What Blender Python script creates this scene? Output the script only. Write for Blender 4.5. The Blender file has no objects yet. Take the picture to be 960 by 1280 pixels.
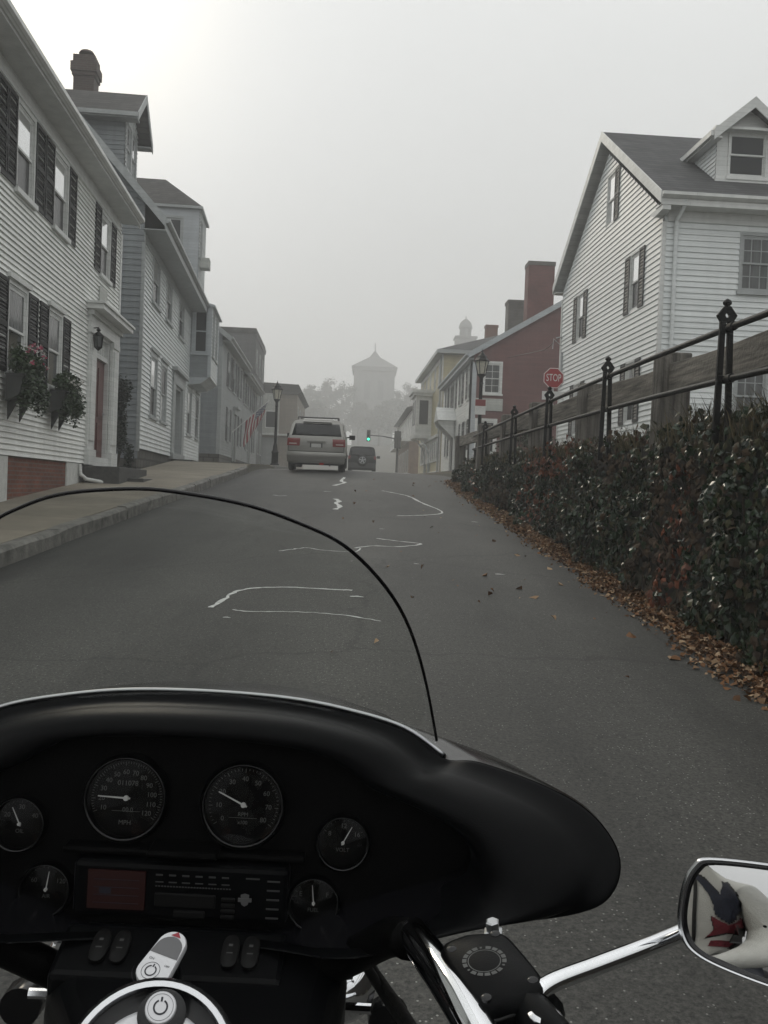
import bpy, bmesh, math, random
from mathutils import Vector as V, Matrix as M, noise as NZ
from mathutils.bvhtree import BVHTree
rnd = random.Random(11)
scene = bpy.context.scene
COL = scene.collection
PI = math.pi
def rad(a): return math.radians(a)

# ------------------------------------------------------------------ street profile (metres; the camera stands at the origin)
def road_z(y):
    if y < 30: return 0.067*y
    if y < 34:
        t = y-30
        return 2.01 + 0.067*t - (0.067-0.012)*t*t/8
    if y < 110: return 2.168 + 0.012*(y-34)
    return 3.08
def hill(x, y):
    t = max(0.0, min(1.0, (y-130)/150.0))
    return 11.5*(t*t*(3-2*t))
def bank_z(y):
    if y < -2: return road_z(y)+2.0
    if y < 5: return max(2.0, road_z(y)+1.2)
    if y < 27.5: return 2.0 + 0.0135*(y-5)
    t = min(1, (y-27.5)/2.0)
    return (2.0+0.0135*22.5)*(1-t) + (road_z(y)+0.1)*t

# ------------------------------------------------------------------ mesh builder
ZB = {}
class MB:
    def __init__(s): s.v = []; s.f = []; s.m = []; s.cur = 0; s.X = None
    def vert(s, p):
        p = V(p)
        if s.X is not None: p = s.X @ p
        s.v.append(p); return len(s.v)-1
    def poly(s, pts):
        i = [s.vert(p) for p in pts]; s.f.append(i); s.m.append(s.cur)
    def face(s, ids): s.f.append(list(ids)); s.m.append(s.cur)
    def box(s, x0, y0, z0, x1, y1, z1):
        i = [s.vert(p) for p in ((x0,y0,z0),(x1,y0,z0),(x1,y1,z0),(x0,y1,z0),(x0,y0,z1),(x1,y0,z1),(x1,y1,z1),(x0,y1,z1))]
        for q in ((0,3,2,1),(4,5,6,7),(0,1,5,4),(1,2,6,5),(2,3,7,6),(3,0,4,7)): s.face([i[k] for k in q])
    def fbox(s, T, u0, z0, o0, u1, z1, o1):
        i = [s.vert(T(u,z,o)) for (u,z,o) in ((u0,z0,o0),(u1,z0,o0),(u1,z1,o0),(u0,z1,o0),(u0,z0,o1),(u1,z0,o1),(u1,z1,o1),(u0,z1,o1))]
        for q in ((0,3,2,1),(4,5,6,7),(0,1,5,4),(1,2,6,5),(2,3,7,6),(3,0,4,7)): s.face([i[k] for k in q])
    def prism(s, pts, d):
        """pts: 3D polygon, d: extrusion vector"""
        d = V(d); n = len(pts)
        a = [s.vert(p) for p in pts]; b = [s.vert(V(p)+d) for p in pts]
        s.face(a[::-1]); s.face(b)
        for k in range(n): s.face([a[k], a[(k+1)%n], b[(k+1)%n], b[k]])
    def tube(s, path, r, n=8, cap=True):
        path = [V(p) for p in path]; k = len(path)
        if not isinstance(r, (list, tuple)): r = [r]*k
        rings = []; ref = None
        for j in range(k):
            t = (path[min(j+1,k-1)]-path[max(j-1,0)]).normalized()
            if ref is None:
                ref = t.cross(V((0,0,1)))
                if ref.length < 1e-3: ref = t.cross(V((1,0,0)))
            ref = (ref - t*ref.dot(t)).normalized(); b = t.cross(ref)
            rings.append([s.vert(path[j] + (ref*math.cos(2*PI*q/n)+b*math.sin(2*PI*q/n))*r[j]) for q in range(n)])
        for j in range(k-1):
            for q in range(n): s.face([rings[j][q], rings[j][(q+1)%n], rings[j+1][(q+1)%n], rings[j+1][q]])
        if cap: s.face(rings[0][::-1]); s.face(rings[-1])
    def lathe(s, prof, n=16, X=None, sx=1, sy=1, cap=True):
        X = X or M.Identity(4); rings = []
        for (r, z) in prof:
            rings.append([s.vert(X @ V((r*sx*math.cos(2*PI*q/n), r*sy*math.sin(2*PI*q/n), z))) for q in range(n)])
        for j in range(len(prof)-1):
            for q in range(n): s.face([rings[j][q], rings[j][(q+1)%n], rings[j+1][(q+1)%n], rings[j+1][q]])
        if cap: s.face(rings[0][::-1]); s.face(rings[-1])
    def loft(s, rings, closed=True, cap0=False, cap1=False):
        ids = [[s.vert(p) for p in r] for r in rings]
        n = len(rings[0])
        for j in range(len(rings)-1):
            for q in range(n if closed else n-1): s.face([ids[j][q], ids[j][(q+1)%n], ids[j+1][(q+1)%n], ids[j+1][q]])
        if cap0: s.face(ids[0][::-1])
        if cap1: s.face(ids[-1])
        return ids
    def build(s, name, mat, parent=None, smooth=None, bevel=None, norm=True):
        zb = 0
        p = parent
        while p is not None:
            if p.name in ZB: zb = ZB[p.name]
            p = p.parent
        me = bpy.data.meshes.new(name)
        me.from_pydata([(v.x, v.y, v.z-zb) for v in s.v], [], s.f)
        mats = mat if isinstance(mat, (list, tuple)) else [mat]
        for m in mats: me.materials.append(m)
        if len(mats) > 1: me.polygons.foreach_set('material_index', s.m)
        me.validate()
        if norm and len(s.f) < 30000:
            bm = bmesh.new(); bm.from_mesh(me); bmesh.ops.recalc_face_normals(bm, faces=bm.faces); bm.to_mesh(me); bm.free()
        if smooth is not None:
            me.polygons.foreach_set('use_smooth', [True]*len(me.polygons))
            if smooth < 179: me.set_sharp_from_angle(angle=rad(smooth))
        me.update()
        o = bpy.data.objects.new(name, me); COL.objects.link(o)
        if parent is not None: o.parent = parent
        if bevel:
            b = o.modifiers.new('bevel', 'BEVEL'); b.width = bevel; b.segments = 2; b.limit_method = 'ANGLE'; b.angle_limit = rad(40)
        return o
def tag(o, label=None, cat=None, group=None, kind=None):
    if label: o['label'] = label
    if cat: o['category'] = cat
    if group: o['group'] = group
    if kind: o['kind'] = kind
    return o
def empty(name, loc, rz=0, label=None, cat=None, group=None):
    o = bpy.data.objects.new(name, None); COL.objects.link(o)
    o.location = loc; o.rotation_euler = (0,0,rz); o.empty_display_size = .2
    return tag(o, label, cat, group)
def copy_tree(o, parent=None):
    c = o.copy(); COL.objects.link(c)
    if parent is not None: c.parent = parent
    for ch in list(o.children): copy_tree(ch, c)
    return c
def text_pts(mb, s, size, X, ext=0.0):
    cu = bpy.data.curves.new('lettering', 'FONT'); cu.body = s; cu.size = size; cu.align_x = 'CENTER'; cu.align_y = 'CENTER'; cu.extrude = ext
    cu.resolution_u = 3
    ob = bpy.data.objects.new('lettering', cu); COL.objects.link(ob)
    dg = bpy.context.evaluated_depsgraph_get(); me = ob.evaluated_get(dg).to_mesh()
    base = len(mb.v)
    for v in me.vertices: mb.vert(X @ v.co)
    for p in me.polygons: mb.face([base+i for i in p.vertices])
    ob.evaluated_get(dg).to_mesh_clear()
    bpy.data.objects.remove(ob); bpy.data.curves.remove(cu)
def spline(pts, sub=8, closed=False):
    pts = [V(p) for p in pts]; n = len(pts); out = []
    for i in range(n if closed else n-1):
        g = lambda k: pts[k % n] if closed else pts[max(0, min(n-1, k))]
        p0, p1, p2, p3 = g(i-1), g(i), g(i+1), g(i+2)
        for k in range(sub):
            t = k/sub
            out.append(0.5*((2*p1)+(p2-p0)*t+(2*p0-5*p1+4*p2-p3)*t*t+(3*p1-p0-3*p2+p3)*t**3))
    if not closed: out.append(pts[-1])
    return out

# ------------------------------------------------------------------ materials
MAT = {}
class NT:
    def __init__(s, name):
        s.m = bpy.data.materials.new(name); s.m.use_nodes = True; s.t = s.m.node_tree; s.n = s.t.nodes; s.l = s.t.links
        s.bs = s.n['Principled BSDF']; s.out = s.n['Material Output']
    def new(s, typ, **kw):
        n = s.n.new(typ)
        for k, v in kw.items():
            if k in n.inputs: n.inputs[k].default_value = v
            else: setattr(n, k, v)
        return n
    def link(s, a, b): s.l.new(a, b)
def c4(c): return (c[0], c[1], c[2], 1) if not isinstance(c, (int, float)) else (c, c, c, 1)
def pm(name, col, rough=.6, metal=0., var=.0, vscale=3., bump=0., bscale=40., dirt=None, ior=None, spec=None, coat=0., streak=False, col2=None, emit=None, estr=1., stretch=(1,1,1)):
    t = NT(name); b = t.bs
    b.inputs['Roughness'].default_value = rough; b.inputs['Metallic'].default_value = metal
    if ior: b.inputs['IOR'].default_value = ior
    if spec is not None: b.inputs['Specular IOR Level'].default_value = spec
    if coat: b.inputs['Coat Weight'].default_value = coat; b.inputs['Coat Roughness'].default_value = .05
    b.inputs['Base Color'].default_value = c4(col)
    tc = t.new('ShaderNodeTexCoord')
    if var or col2:
        mp = t.new('ShaderNodeMapping'); mp.inputs['Scale'].default_value = stretch
        t.link(tc.outputs['Object'], mp.inputs['Vector'])
        nz = t.new('ShaderNodeTexNoise', Scale=vscale, Detail=6., Roughness=.62); t.link(mp.outputs[0], nz.inputs['Vector'])
        rp = t.new('ShaderNodeValToRGB'); rp.color_ramp.elements[0].position = .3; rp.color_ramp.elements[1].position = .7
        cc = c4(col)
        if col2: a, d = c4(col2), cc
        else: a = tuple(x*(1-var) for x in cc[:3])+(1,); d = tuple(min(1, x*(1+var)) for x in cc[:3])+(1,)
        rp.color_ramp.elements[0].color = a; rp.color_ramp.elements[1].color = d
        t.link(nz.outputs['Fac'], rp.inputs['Fac']); t.link(rp.outputs['Color'], b.inputs['Base Color'])
    if bump:
        n2 = t.new('ShaderNodeTexNoise', Scale=bscale, Detail=4.); t.link(tc.outputs['Object'], n2.inputs['Vector'])
        bp = t.new('ShaderNodeBump', Strength=bump, Distance=.02); t.link(n2.outputs['Fac'], bp.inputs['Height']); t.link(bp.outputs['Normal'], b.inputs['Normal'])
    if emit:
        b.inputs['Emission Color'].default_value = c4(emit); b.inputs['Emission Strength'].default_value = estr
    MAT[name] = t.m
    return t.m
def brick_mat(name, c1, c2, mortar, bw=.22, bh=.07, ms=.012, vec='xz', rough=.8, bump=.4):
    t = NT(name); b = t.bs; b.inputs['Roughness'].default_value = rough
    tc = t.new('ShaderNodeTexCoord'); sp = t.new('ShaderNodeSeparateXYZ'); t.link(tc.outputs['Object'], sp.inputs[0])
    ad = t.new('ShaderNodeMath', operation='ADD'); t.link(sp.outputs['X'], ad.inputs[0]); t.link(sp.outputs['Y'], ad.inputs[1])
    cb = t.new('ShaderNodeCombineXYZ'); t.link(ad.outputs[0], cb.inputs['X']); t.link(sp.outputs['Z'], cb.inputs['Y'])
    br = t.new('ShaderNodeTexBrick'); br.inputs['Color1'].default_value = c4(c1); br.inputs['Color2'].default_value = c4(c2); br.inputs['Mortar'].default_value = c4(mortar)
    br.inputs['Scale'].default_value = 1; br.inputs['Mortar Size'].default_value = ms; br.inputs['Brick Width'].default_value = bw; br.inputs['Row Height'].default_value = bh; br.inputs['Bias'].default_value = 0
    t.link(cb.outputs[0], br.inputs['Vector'])
    nz = t.new('ShaderNodeTexNoise', Scale=1.7, Detail=7.); t.link(tc.outputs['Object'], nz.inputs['Vector'])
    mx = t.new('ShaderNodeMix', data_type='RGBA', blend_type='MULTIPLY'); mx.inputs[0].default_value = .7
    rp = t.new('ShaderNodeValToRGB'); rp.color_ramp.elements[0].position = .3; rp.color_ramp.elements[0].color = (.6,.6,.6,1); rp.color_ramp.elements[1].position = .7; rp.color_ramp.elements[1].color = (1.2,1.2,1.2,1)
    t.link(nz.outputs['Fac'], rp.inputs['Fac']); t.link(br.outputs['Color'], mx.inputs[6]); t.link(rp.outputs['Color'], mx.inputs[7])
    t.link(mx.outputs[2], b.inputs['Base Color'])
    bp = t.new('ShaderNodeBump', Strength=bump, Distance=.01); bp.invert = True; t.link(br.outputs['Fac'], bp.inputs['Height']); t.link(bp.outputs['Normal'], b.inputs['Normal'])
    MAT[name] = t.m; return t.m
def paint_mat(name, col, rough=.5, dirt=.25):
    """weathered painted boards: board-to-board variation, streaks, grime"""
    t = NT(name); b = t.bs; b.inputs['Roughness'].default_value = rough
    tc = t.new('ShaderNodeTexCoord')
    mp = t.new('ShaderNodeMapping'); mp.inputs['Scale'].default_value = (1.2,1.2,7.); t.link(tc.outputs['Object'], mp.inputs['Vector'])
    n1 = t.new('ShaderNodeTexNoise', Scale=1., Detail=8., Roughness=.65); t.link(mp.outputs[0], n1.inputs['Vector'])
    mp2 = t.new('ShaderNodeMapping'); mp2.inputs['Scale'].default_value = (5.,5.,.5); t.link(tc.outputs['Object'], mp2.inputs['Vector'])
    n2 = t.new('ShaderNodeTexNoise', Scale=1., Detail=5.); t.link(mp2.outputs[0], n2.inputs['Vector'])
    ml = t.new('ShaderNodeMath', operation='MULTIPLY'); t.link(n1.outputs['Fac'], ml.inputs[0]); t.link(n2.outputs['Fac'], ml.inputs[1])
    rp = t.new('ShaderNodeValToRGB'); rp.color_ramp.elements[0].position = .12; rp.color_ramp.elements[1].position = .34
    rp.color_ramp.elements[0].color = tuple(x*(1-dirt) for x in c4(col)[:3])+(1,); rp.color_ramp.elements[1].color = c4(col)
    t.link(ml.outputs[0], rp.inputs['Fac'])
    # board lengths: each plank a slightly different tone, dark butt joints between them
    sp = t.new('ShaderNodeSeparateXYZ'); t.link(tc.outputs['Object'], sp.inputs[0]); ad = t.new('ShaderNodeMath', operation='ADD'); t.link(sp.outputs['X'], ad.inputs[0]); t.link(sp.outputs['Y'], ad.inputs[1])
    cb = t.new('ShaderNodeCombineXYZ'); t.link(ad.outputs[0], cb.inputs['X']); t.link(sp.outputs['Z'], cb.inputs['Y'])
    br = t.new('ShaderNodeTexBrick'); br.offset = .37; br.inputs['Scale'].default_value = 1; br.inputs['Mortar Size'].default_value = .004; br.inputs['Brick Width'].default_value = 3.1; br.inputs['Row Height'].default_value = .11
    br.inputs['Color1'].default_value = (1,1,1,1); br.inputs['Color2'].default_value = (.84,.85,.85,1); br.inputs['Mortar'].default_value = (.62,.62,.6,1); t.link(cb.outputs[0], br.inputs['Vector'])
    mm = t.new('ShaderNodeMix', data_type='RGBA', blend_type='MULTIPLY'); mm.inputs[0].default_value = .75; t.link(rp.outputs['Color'], mm.inputs[6]); t.link(br.outputs['Color'], mm.inputs[7]); t.link(mm.outputs[2], b.inputs['Base Color'])
    bp = t.new('ShaderNodeBump', Strength=.15, Distance=.01); t.link(n1.outputs['Fac'], bp.inputs['Height']); t.link(bp.outputs['Normal'], b.inputs['Normal'])
    MAT[name] = t.m; return t.m

paint_mat('white_boards', (.86,.87,.84), .45, .16)
paint_mat('white_siding', (.79,.82,.815), .45, .10)
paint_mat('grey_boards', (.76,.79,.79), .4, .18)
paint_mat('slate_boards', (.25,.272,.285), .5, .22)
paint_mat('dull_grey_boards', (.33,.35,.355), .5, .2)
paint_mat('dark_boards', (.12,.12,.12), .7, .3)
paint_mat('yellow_boards', (.52,.47,.29), .5, .2)
paint_mat('maroon_wall', (.15,.058,.054), .7, .22)
paint_mat('tan_wall', (.27,.235,.20), .7, .2)
paint_mat('pale_wall', (.48,.49,.46), .6, .2)
paint_mat('white_trim', (.72,.73,.71), .45, .18)
paint_mat('bluegrey_trim', (.46,.49,.51), .45, .15)
paint_mat('grey_trim', (.40,.42,.42), .5, .2)
pm('shutter_black', (.010,.0105,.011), .5, var=.3, vscale=6, spec=.2)
pm('shutter_grey', (.045,.046,.047), .5, var=.3, vscale=6, spec=.25)
pm('blind_glass', (.86,.87,.87), .03, ior=1.9, var=.03, vscale=2, metal=.75)
pm('screen_glass', (.016,.017,.018), .2, var=.5, vscale=2.5, spec=.3)
pm('dark_glass', (.012,.014,.016), .08, ior=1.38)
pm('curtain_glass', (.085,.09,.09), .08, ior=1.42, var=.5, vscale=9, stretch=(1,1,.08))
pm('door_red', (.085,.016,.016), .35, var=.2)
pm('door_dark', (.03,.032,.035), .4, var=.2)
pm('door_grey', (.30,.31,.31), .5, var=.15)
brick_mat('red_brick', (.19,.058,.034), (.13,.040,.026), (.14,.10,.08))
brick_mat('brown_brick', (.24,.15,.10), (.19,.115,.08), (.22,.18,.15), bw=.22)
brick_mat('chimney_brick', (.085,.055,.047), (.065,.045,.04), (.09,.08,.07))
brick_mat('chimney_maroon', (.165,.06,.055), (.14,.05,.045), (.12,.06,.055), bump=.2)
brick_mat('chimney_grey', (.16,.15,.14), (.13,.12,.11), (.12,.11,.1))
brick_mat('shingles', (.075,.076,.078), (.045,.046,.048), (.02,.02,.02), bw=.32, bh=.11, ms=.009, rough=.85, bump=.6)
brick_mat('shingles_brown', (.085,.08,.074), (.05,.048,.045), (.025,.025,.025), bw=.32, bh=.12, ms=.009, rough=.85, bump=.6)
brick_mat('rubble_stone', (.10,.095,.085), (.06,.058,.052), (.035,.035,.03), bw=.5, bh=.26, ms=.03, rough=.9, bump=.8)
pm('granite', (.16,.16,.155), .8, var=.35, vscale=18, bump=.4, bscale=60)
pm('granite_dark', (.065,.065,.062), .8, var=.35, vscale=10, bump=.4, bscale=50)
pm('white_stone', (.55,.56,.54), .7, var=.15, vscale=8)
pm('soil', (.045,.034,.024), .95, var=.5, vscale=3, bump=.8, bscale=12, col2=(.03,.035,.018))
pm('iron_black', (.006,.006,.006), .45, var=.3, vscale=30, bump=.25, bscale=70, spec=.14)
pm('timber', (.15,.138,.118), .85, var=.75, vscale=3, stretch=(6,.5,9), bump=.5, bscale=25)
pm('timber_post', (.10,.092,.080), .85, var=.75, vscale=3, stretch=(9,9,.45), bump=.5, bscale=25)
pm('white_paint_worn', (.52,.53,.51), .7, var=.35, vscale=14)
pm('chrome', (.82,.83,.85), .06, metal=1)
pm('chrome_soft', (.62,.63,.65), .22, metal=1)
pm('steel', (.45,.46,.47), .35, metal=1)
pm('rubber', (.012,.012,.012), .75, bump=.2, bscale=120, spec=.3)
pm('black_plastic', (.0022,.0024,.0028), .33, bump=.10, bscale=900, var=.15, vscale=60, spec=.08)
pm('black_matte', (.0012,.0012,.0013), .5, bump=.1, bscale=600, spec=.05)
pm('black_gloss', (.004,.004,.005), .2, spec=.4)
# ------------------------------------------------------------------ ground, road, pavements
def asphalt(name, base, speck):
    t = NT(name); b = t.bs
    tc = t.new('ShaderNodeTexCoord')
    n0 = t.new('ShaderNodeTexNoise', Scale=.45, Detail=6., Roughness=.6); t.link(tc.outputs['Object'], n0.inputs['Vector'])
    r0 = t.new('ShaderNodeValToRGB'); r0.color_ramp.elements[0].position = .32; r0.color_ramp.elements[1].position = .68
    r0.color_ramp.elements[0].color = c4([x*.74 for x in base]); r0.color_ramp.elements[1].color = c4([x*1.2 for x in base]); t.link(n0.outputs['Fac'], r0.inputs['Fac'])
    n1 = t.new('ShaderNodeTexNoise', Scale=60., Detail=4., Roughness=.85); t.link(tc.outputs['Object'], n1.inputs['Vector'])
    r1 = t.new('ShaderNodeValToRGB'); r1.color_ramp.elements[0].position = .36; r1.color_ramp.elements[1].position = .66
    r1.color_ramp.elements[0].color = (.25,.25,.25,1); r1.color_ramp.elements[1].color = (1.85,1.83,1.76,1); t.link(n1.outputs['Fac'], r1.inputs['Fac'])
    m1 = t.new('ShaderNodeMix', data_type='RGBA', blend_type='MULTIPLY'); m1.inputs[0].default_value = 1; t.link(r0.outputs['Color'], m1.inputs[6]); t.link(r1.outputs['Color'], m1.inputs[7])
    vo = t.new('ShaderNodeTexVoronoi', Scale=62.); t.link(tc.outputs['Object'], vo.inputs['Vector'])
    r2 = t.new('ShaderNodeValToRGB'); r2.color_ramp.elements[0].position = .16; r2.color_ramp.elements[0].color = (1,1,1,1); r2.color_ramp.elements[1].position = .24; r2.color_ramp.elements[1].color = (0,0,0,1)
    t.link(vo.outputs['Distance'], r2.inputs['Fac'])
    sc = t.new('ShaderNodeSeparateColor'); t.link(vo.outputs['Color'], sc.inputs[0])
    gt = t.new('ShaderNodeMath', operation='GREATER_THAN'); gt.inputs[1].default_value = .80; t.link(sc.outputs[0], gt.inputs[0])
    ml = t.new('ShaderNodeMath', operation='MULTIPLY'); t.link(gt.outputs[0], ml.inputs[0]); t.link(r2.outputs['Color'], ml.inputs[1])
    m2 = t.new('ShaderNodeMix', data_type='RGBA'); t.link(ml.outputs[0], m2.inputs[0]); t.link(m1.outputs[2], m2.inputs[6]); m2.inputs[7].default_value = c4(speck)
    # thin sealed cracks
    vc = t.new('ShaderNodeTexVoronoi', Scale=.28, feature='DISTANCE_TO_EDGE'); nw = t.new('ShaderNodeTexNoise', Scale=2.2, Detail=5.); t.link(tc.outputs['Object'], nw.inputs['Vector'])
    va = t.new('ShaderNodeVectorMath', operation='ADD'); vs = t.new('ShaderNodeVectorMath', operation='SCALE'); vs.inputs['Scale'].default_value = .55
    t.link(nw.outputs['Color'], vs.inputs[0]); t.link(tc.outputs['Object'], va.inputs[0]); t.link(vs.outputs[0], va.inputs[1]); t.link(va.outputs[0], vc.inputs['Vector'])
    r3 = t.new('ShaderNodeValToRGB'); r3.color_ramp.elements[0].position = .003; r3.color_ramp.elements[0].color = (.55,.55,.55,1); r3.color_ramp.elements[1].position = .009; r3.color_ramp.elements[1].color = (1,1,1,1)
    t.link(vc.outputs['Distance'], r3.inputs['Fac'])
    m3 = t.new('ShaderNodeMix', data_type='RGBA', blend_type='MULTIPLY'); m3.inputs[0].default_value = .8; t.link(m2.outputs[2], m3.inputs[6]); t.link(r3.outputs['Color'], m3.inputs[7])
    # worn wheel tracks, oil drip line and darker damp patches
    sp = t.new('ShaderNodeSeparateXYZ'); t.link(tc.outputs['Object'], sp.inputs[0]); nk = t.new('ShaderNodeTexNoise', Scale=.25, Detail=3.); t.link(tc.outputs['Object'], nk.inputs['Vector'])
    wv = t.new('ShaderNodeMath', operation='MULTIPLY_ADD'); wv.inputs[1].default_value = .9; t.link(nk.outputs['Fac'], wv.inputs[0]); t.link(sp.outputs['X'], wv.inputs[2])
    sn = t.new('ShaderNodeMath', operation='SINE'); sc2 = t.new('ShaderNodeMath', operation='MULTIPLY'); sc2.inputs[1].default_value = 3.6; t.link(wv.outputs[0], sc2.inputs[0]); t.link(sc2.outputs[0], sn.inputs[0])
    mrt = t.new('ShaderNodeMapRange'); mrt.inputs['From Min'].default_value = -1; mrt.inputs['From Max'].default_value = 1; mrt.inputs['To Min'].default_value = .86; mrt.inputs['To Max'].default_value = 1.13; t.link(sn.outputs[0], mrt.inputs['Value'])
    mst = t.new('ShaderNodeMapping'); mst.inputs['Scale'].default_value = (1.1,.22,1); t.link(tc.outputs['Object'], mst.inputs['Vector'])
    nst = t.new('ShaderNodeTexNoise', Scale=1.3, Detail=5., Roughness=.7); t.link(mst.outputs[0], nst.inputs['Vector'])
    rst = t.new('ShaderNodeValToRGB'); rst.color_ramp.elements[0].position = .32; rst.color_ramp.elements[0].color = (.68,.68,.68,1); rst.color_ramp.elements[1].position = .5; rst.color_ramp.elements[1].color = (1,1,1,1); t.link(nst.outputs['Fac'], rst.inputs['Fac'])
    m4 = t.new('ShaderNodeMix', data_type='RGBA', blend_type='MULTIPLY'); m4.inputs[0].default_value = 1; t.link(m3.outputs[2], m4.inputs[6]); t.link(rst.outputs['Color'], m4.inputs[7])
    m5 = t.new('ShaderNodeVectorMath', operation='SCALE'); t.link(m4.outputs[2], m5.inputs[0]); t.link(mrt.outputs[0], m5.inputs['Scale'])
    # gutter shadow and dark leaf debris painted into the tarmac along the kerb
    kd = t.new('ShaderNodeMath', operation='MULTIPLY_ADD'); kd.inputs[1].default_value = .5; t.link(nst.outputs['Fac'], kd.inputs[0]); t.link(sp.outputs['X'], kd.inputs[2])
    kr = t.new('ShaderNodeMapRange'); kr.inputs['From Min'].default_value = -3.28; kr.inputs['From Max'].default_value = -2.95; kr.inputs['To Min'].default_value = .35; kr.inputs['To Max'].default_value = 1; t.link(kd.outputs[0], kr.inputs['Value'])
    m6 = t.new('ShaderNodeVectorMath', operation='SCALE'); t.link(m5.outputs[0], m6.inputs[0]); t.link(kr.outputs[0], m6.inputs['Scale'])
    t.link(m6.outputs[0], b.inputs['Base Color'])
    b.inputs['Roughness'].default_value = .72
    bp = t.new('ShaderNodeBump', Strength=.55, Distance=.008); t.link(n1.outputs['Fac'], bp.inputs['Height']); t.link(bp.outputs['Normal'], b.inputs['Normal'])
    MAT[name] = t.m; return t.m
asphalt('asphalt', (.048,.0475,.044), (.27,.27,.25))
def concrete_walk(name, base):
    t = NT(name); b = t.bs; b.inputs['Roughness'].default_value = .85
    tc = t.new('ShaderNodeTexCoord')
    n0 = t.new('ShaderNodeTexNoise', Scale=.9, Detail=8., Roughness=.65); t.link(tc.outputs['Object'], n0.inputs['Vector'])
    r0 = t.new('ShaderNodeValToRGB'); r0.color_ramp.elements[0].position = .3; r0.color_ramp.elements[1].position = .72
    r0.color_ramp.elements[0].color = c4([x*.7 for x in base]); r0.color_ramp.elements[1].color = c4([x*1.15 for x in base]); t.link(n0.outputs['Fac'], r0.inputs['Fac'])
    br = t.new('ShaderNodeTexBrick'); br.offset = 0; br.inputs['Scale'].default_value = 1; br.inputs['Mortar Size'].default_value = .012; br.inputs['Brick Width'].default_value = 3.2; br.inputs['Row Height'].default_value = 1.55
    br.inputs['Color1'].default_value = (1,1,1,1); br.inputs['Color2'].default_value = (.86,.87,.86,1); br.inputs['Mortar'].default_value = (.45,.45,.42,1)
    t.link(tc.outputs['Object'], br.inputs['Vector'])
    m = t.new('ShaderNodeMix', data_type='RGBA', blend_type='MULTIPLY'); m.inputs[0].default_value = 1; t.link(r0.outputs['Color'], m.inputs[6]); t.link(br.outputs['Color'], m.inputs[7])
    n1 = t.new('ShaderNodeTexNoise', Scale=110., Detail=3.); t.link(tc.outputs['Object'], n1.inputs['Vector'])
    r1 = t.new('ShaderNodeValToRGB'); r1.color_ramp.elements[0].position = .3; r1.color_ramp.elements[0].color = (.75,.75,.75,1); r1.color_ramp.elements[1].position = .7; r1.color_ramp.elements[1].color = (1.15,1.15,1.15,1); t.link(n1.outputs['Fac'], r1.inputs['Fac'])
    m2 = t.new('ShaderNodeMix', data_type='RGBA', blend_type='MULTIPLY'); m2.inputs[0].default_value = 1; t.link(m.outputs[2], m2.inputs[6]); t.link(r1.outputs['Color'], m2.inputs[7])
    t.link(m2.outputs[2], b.inputs['Base Color'])
    bp = t.new('ShaderNodeBump', Strength=.3, Distance=.006); t.link(n1.outputs['Fac'], bp.inputs['Height']); t.link(bp.outputs['Normal'], b.inputs['Normal'])
    MAT[name] = t.m; return t.m
concrete_walk('walk_concrete', (.25,.222,.175))
pm('kerb_granite', (.15,.146,.132), .8, var=.55, vscale=6, bump=.5, bscale=40)

XL, XR = -3.6, 2.72
ys_road = [-30,-20,-12,-6,-3,0,2,4,6,8,10,12,14,16,18,20,22,24,26,28,29]+[30+.4*k for k in range(11)]+[35,36,38,40,44,48,52,56,60,66,72,80,88,96,104,110,118,126,134]
# terrain: one sheet out to where the haze swallows everything
mb = MB()
txs = [-125,-80,-50,-30,-18,-12,-9,-7.5,-6,-4.6,-3.74,-3.66,-1,1,2.5,2.74,3.12,3.6,4.6,6,8,11,15,22,35,60,90,125]
tys = sorted(set([-28,-20,-12,-6,-3,0,2,4,6,8,10,12,14,16,18,20,22,24,26,27,27.5,28,28.5,29,29.5,30,31,32,34,37,40,46,52,60,70,80,90,100,110,118]+list(range(126,396,9))+[396]))
def terr(x, y):
    if x >= 3.05: z = bank_z(y) if y < 29.5 else road_z(y)+.06
    elif x > -3.7: z = road_z(y)-.09
    else: z = road_z(y)+.09
    if y > 112: z = road_z(y)+hill(x,y)+.35*NZ.noise(V((x*.05,y*.05,0)))*(1 if y>125 else 0)
    if abs(x) > 20 and y > 40: z += .25*NZ.noise(V((x*.03,y*.03,3)))
    return z
rows = [[(x, y, terr(x,y)) for x in txs] for y in tys]
mb.loft(rows, closed=False)
tag(mb.build('ground', MAT['soil'], smooth=180), kind='structure')
mb = MB()
def xr_at(y): return XR if y < 27 else (XR+.25*min(1,(y-27)/3))
rows = []
for y in ys_road:
    a, b = XL, xr_at(y)
    r = []
    for k in range(9):
        x = a+(b-a)*k/8
        r.append((x, y, road_z(y)+.02-.06*((x-(a+b)/2)/(b-a)*2)**2))
    rows.append(r)
mb.loft(rows, closed=False)
tag(mb.build('road', MAT['asphalt'], smooth=180), kind='structure')

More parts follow.
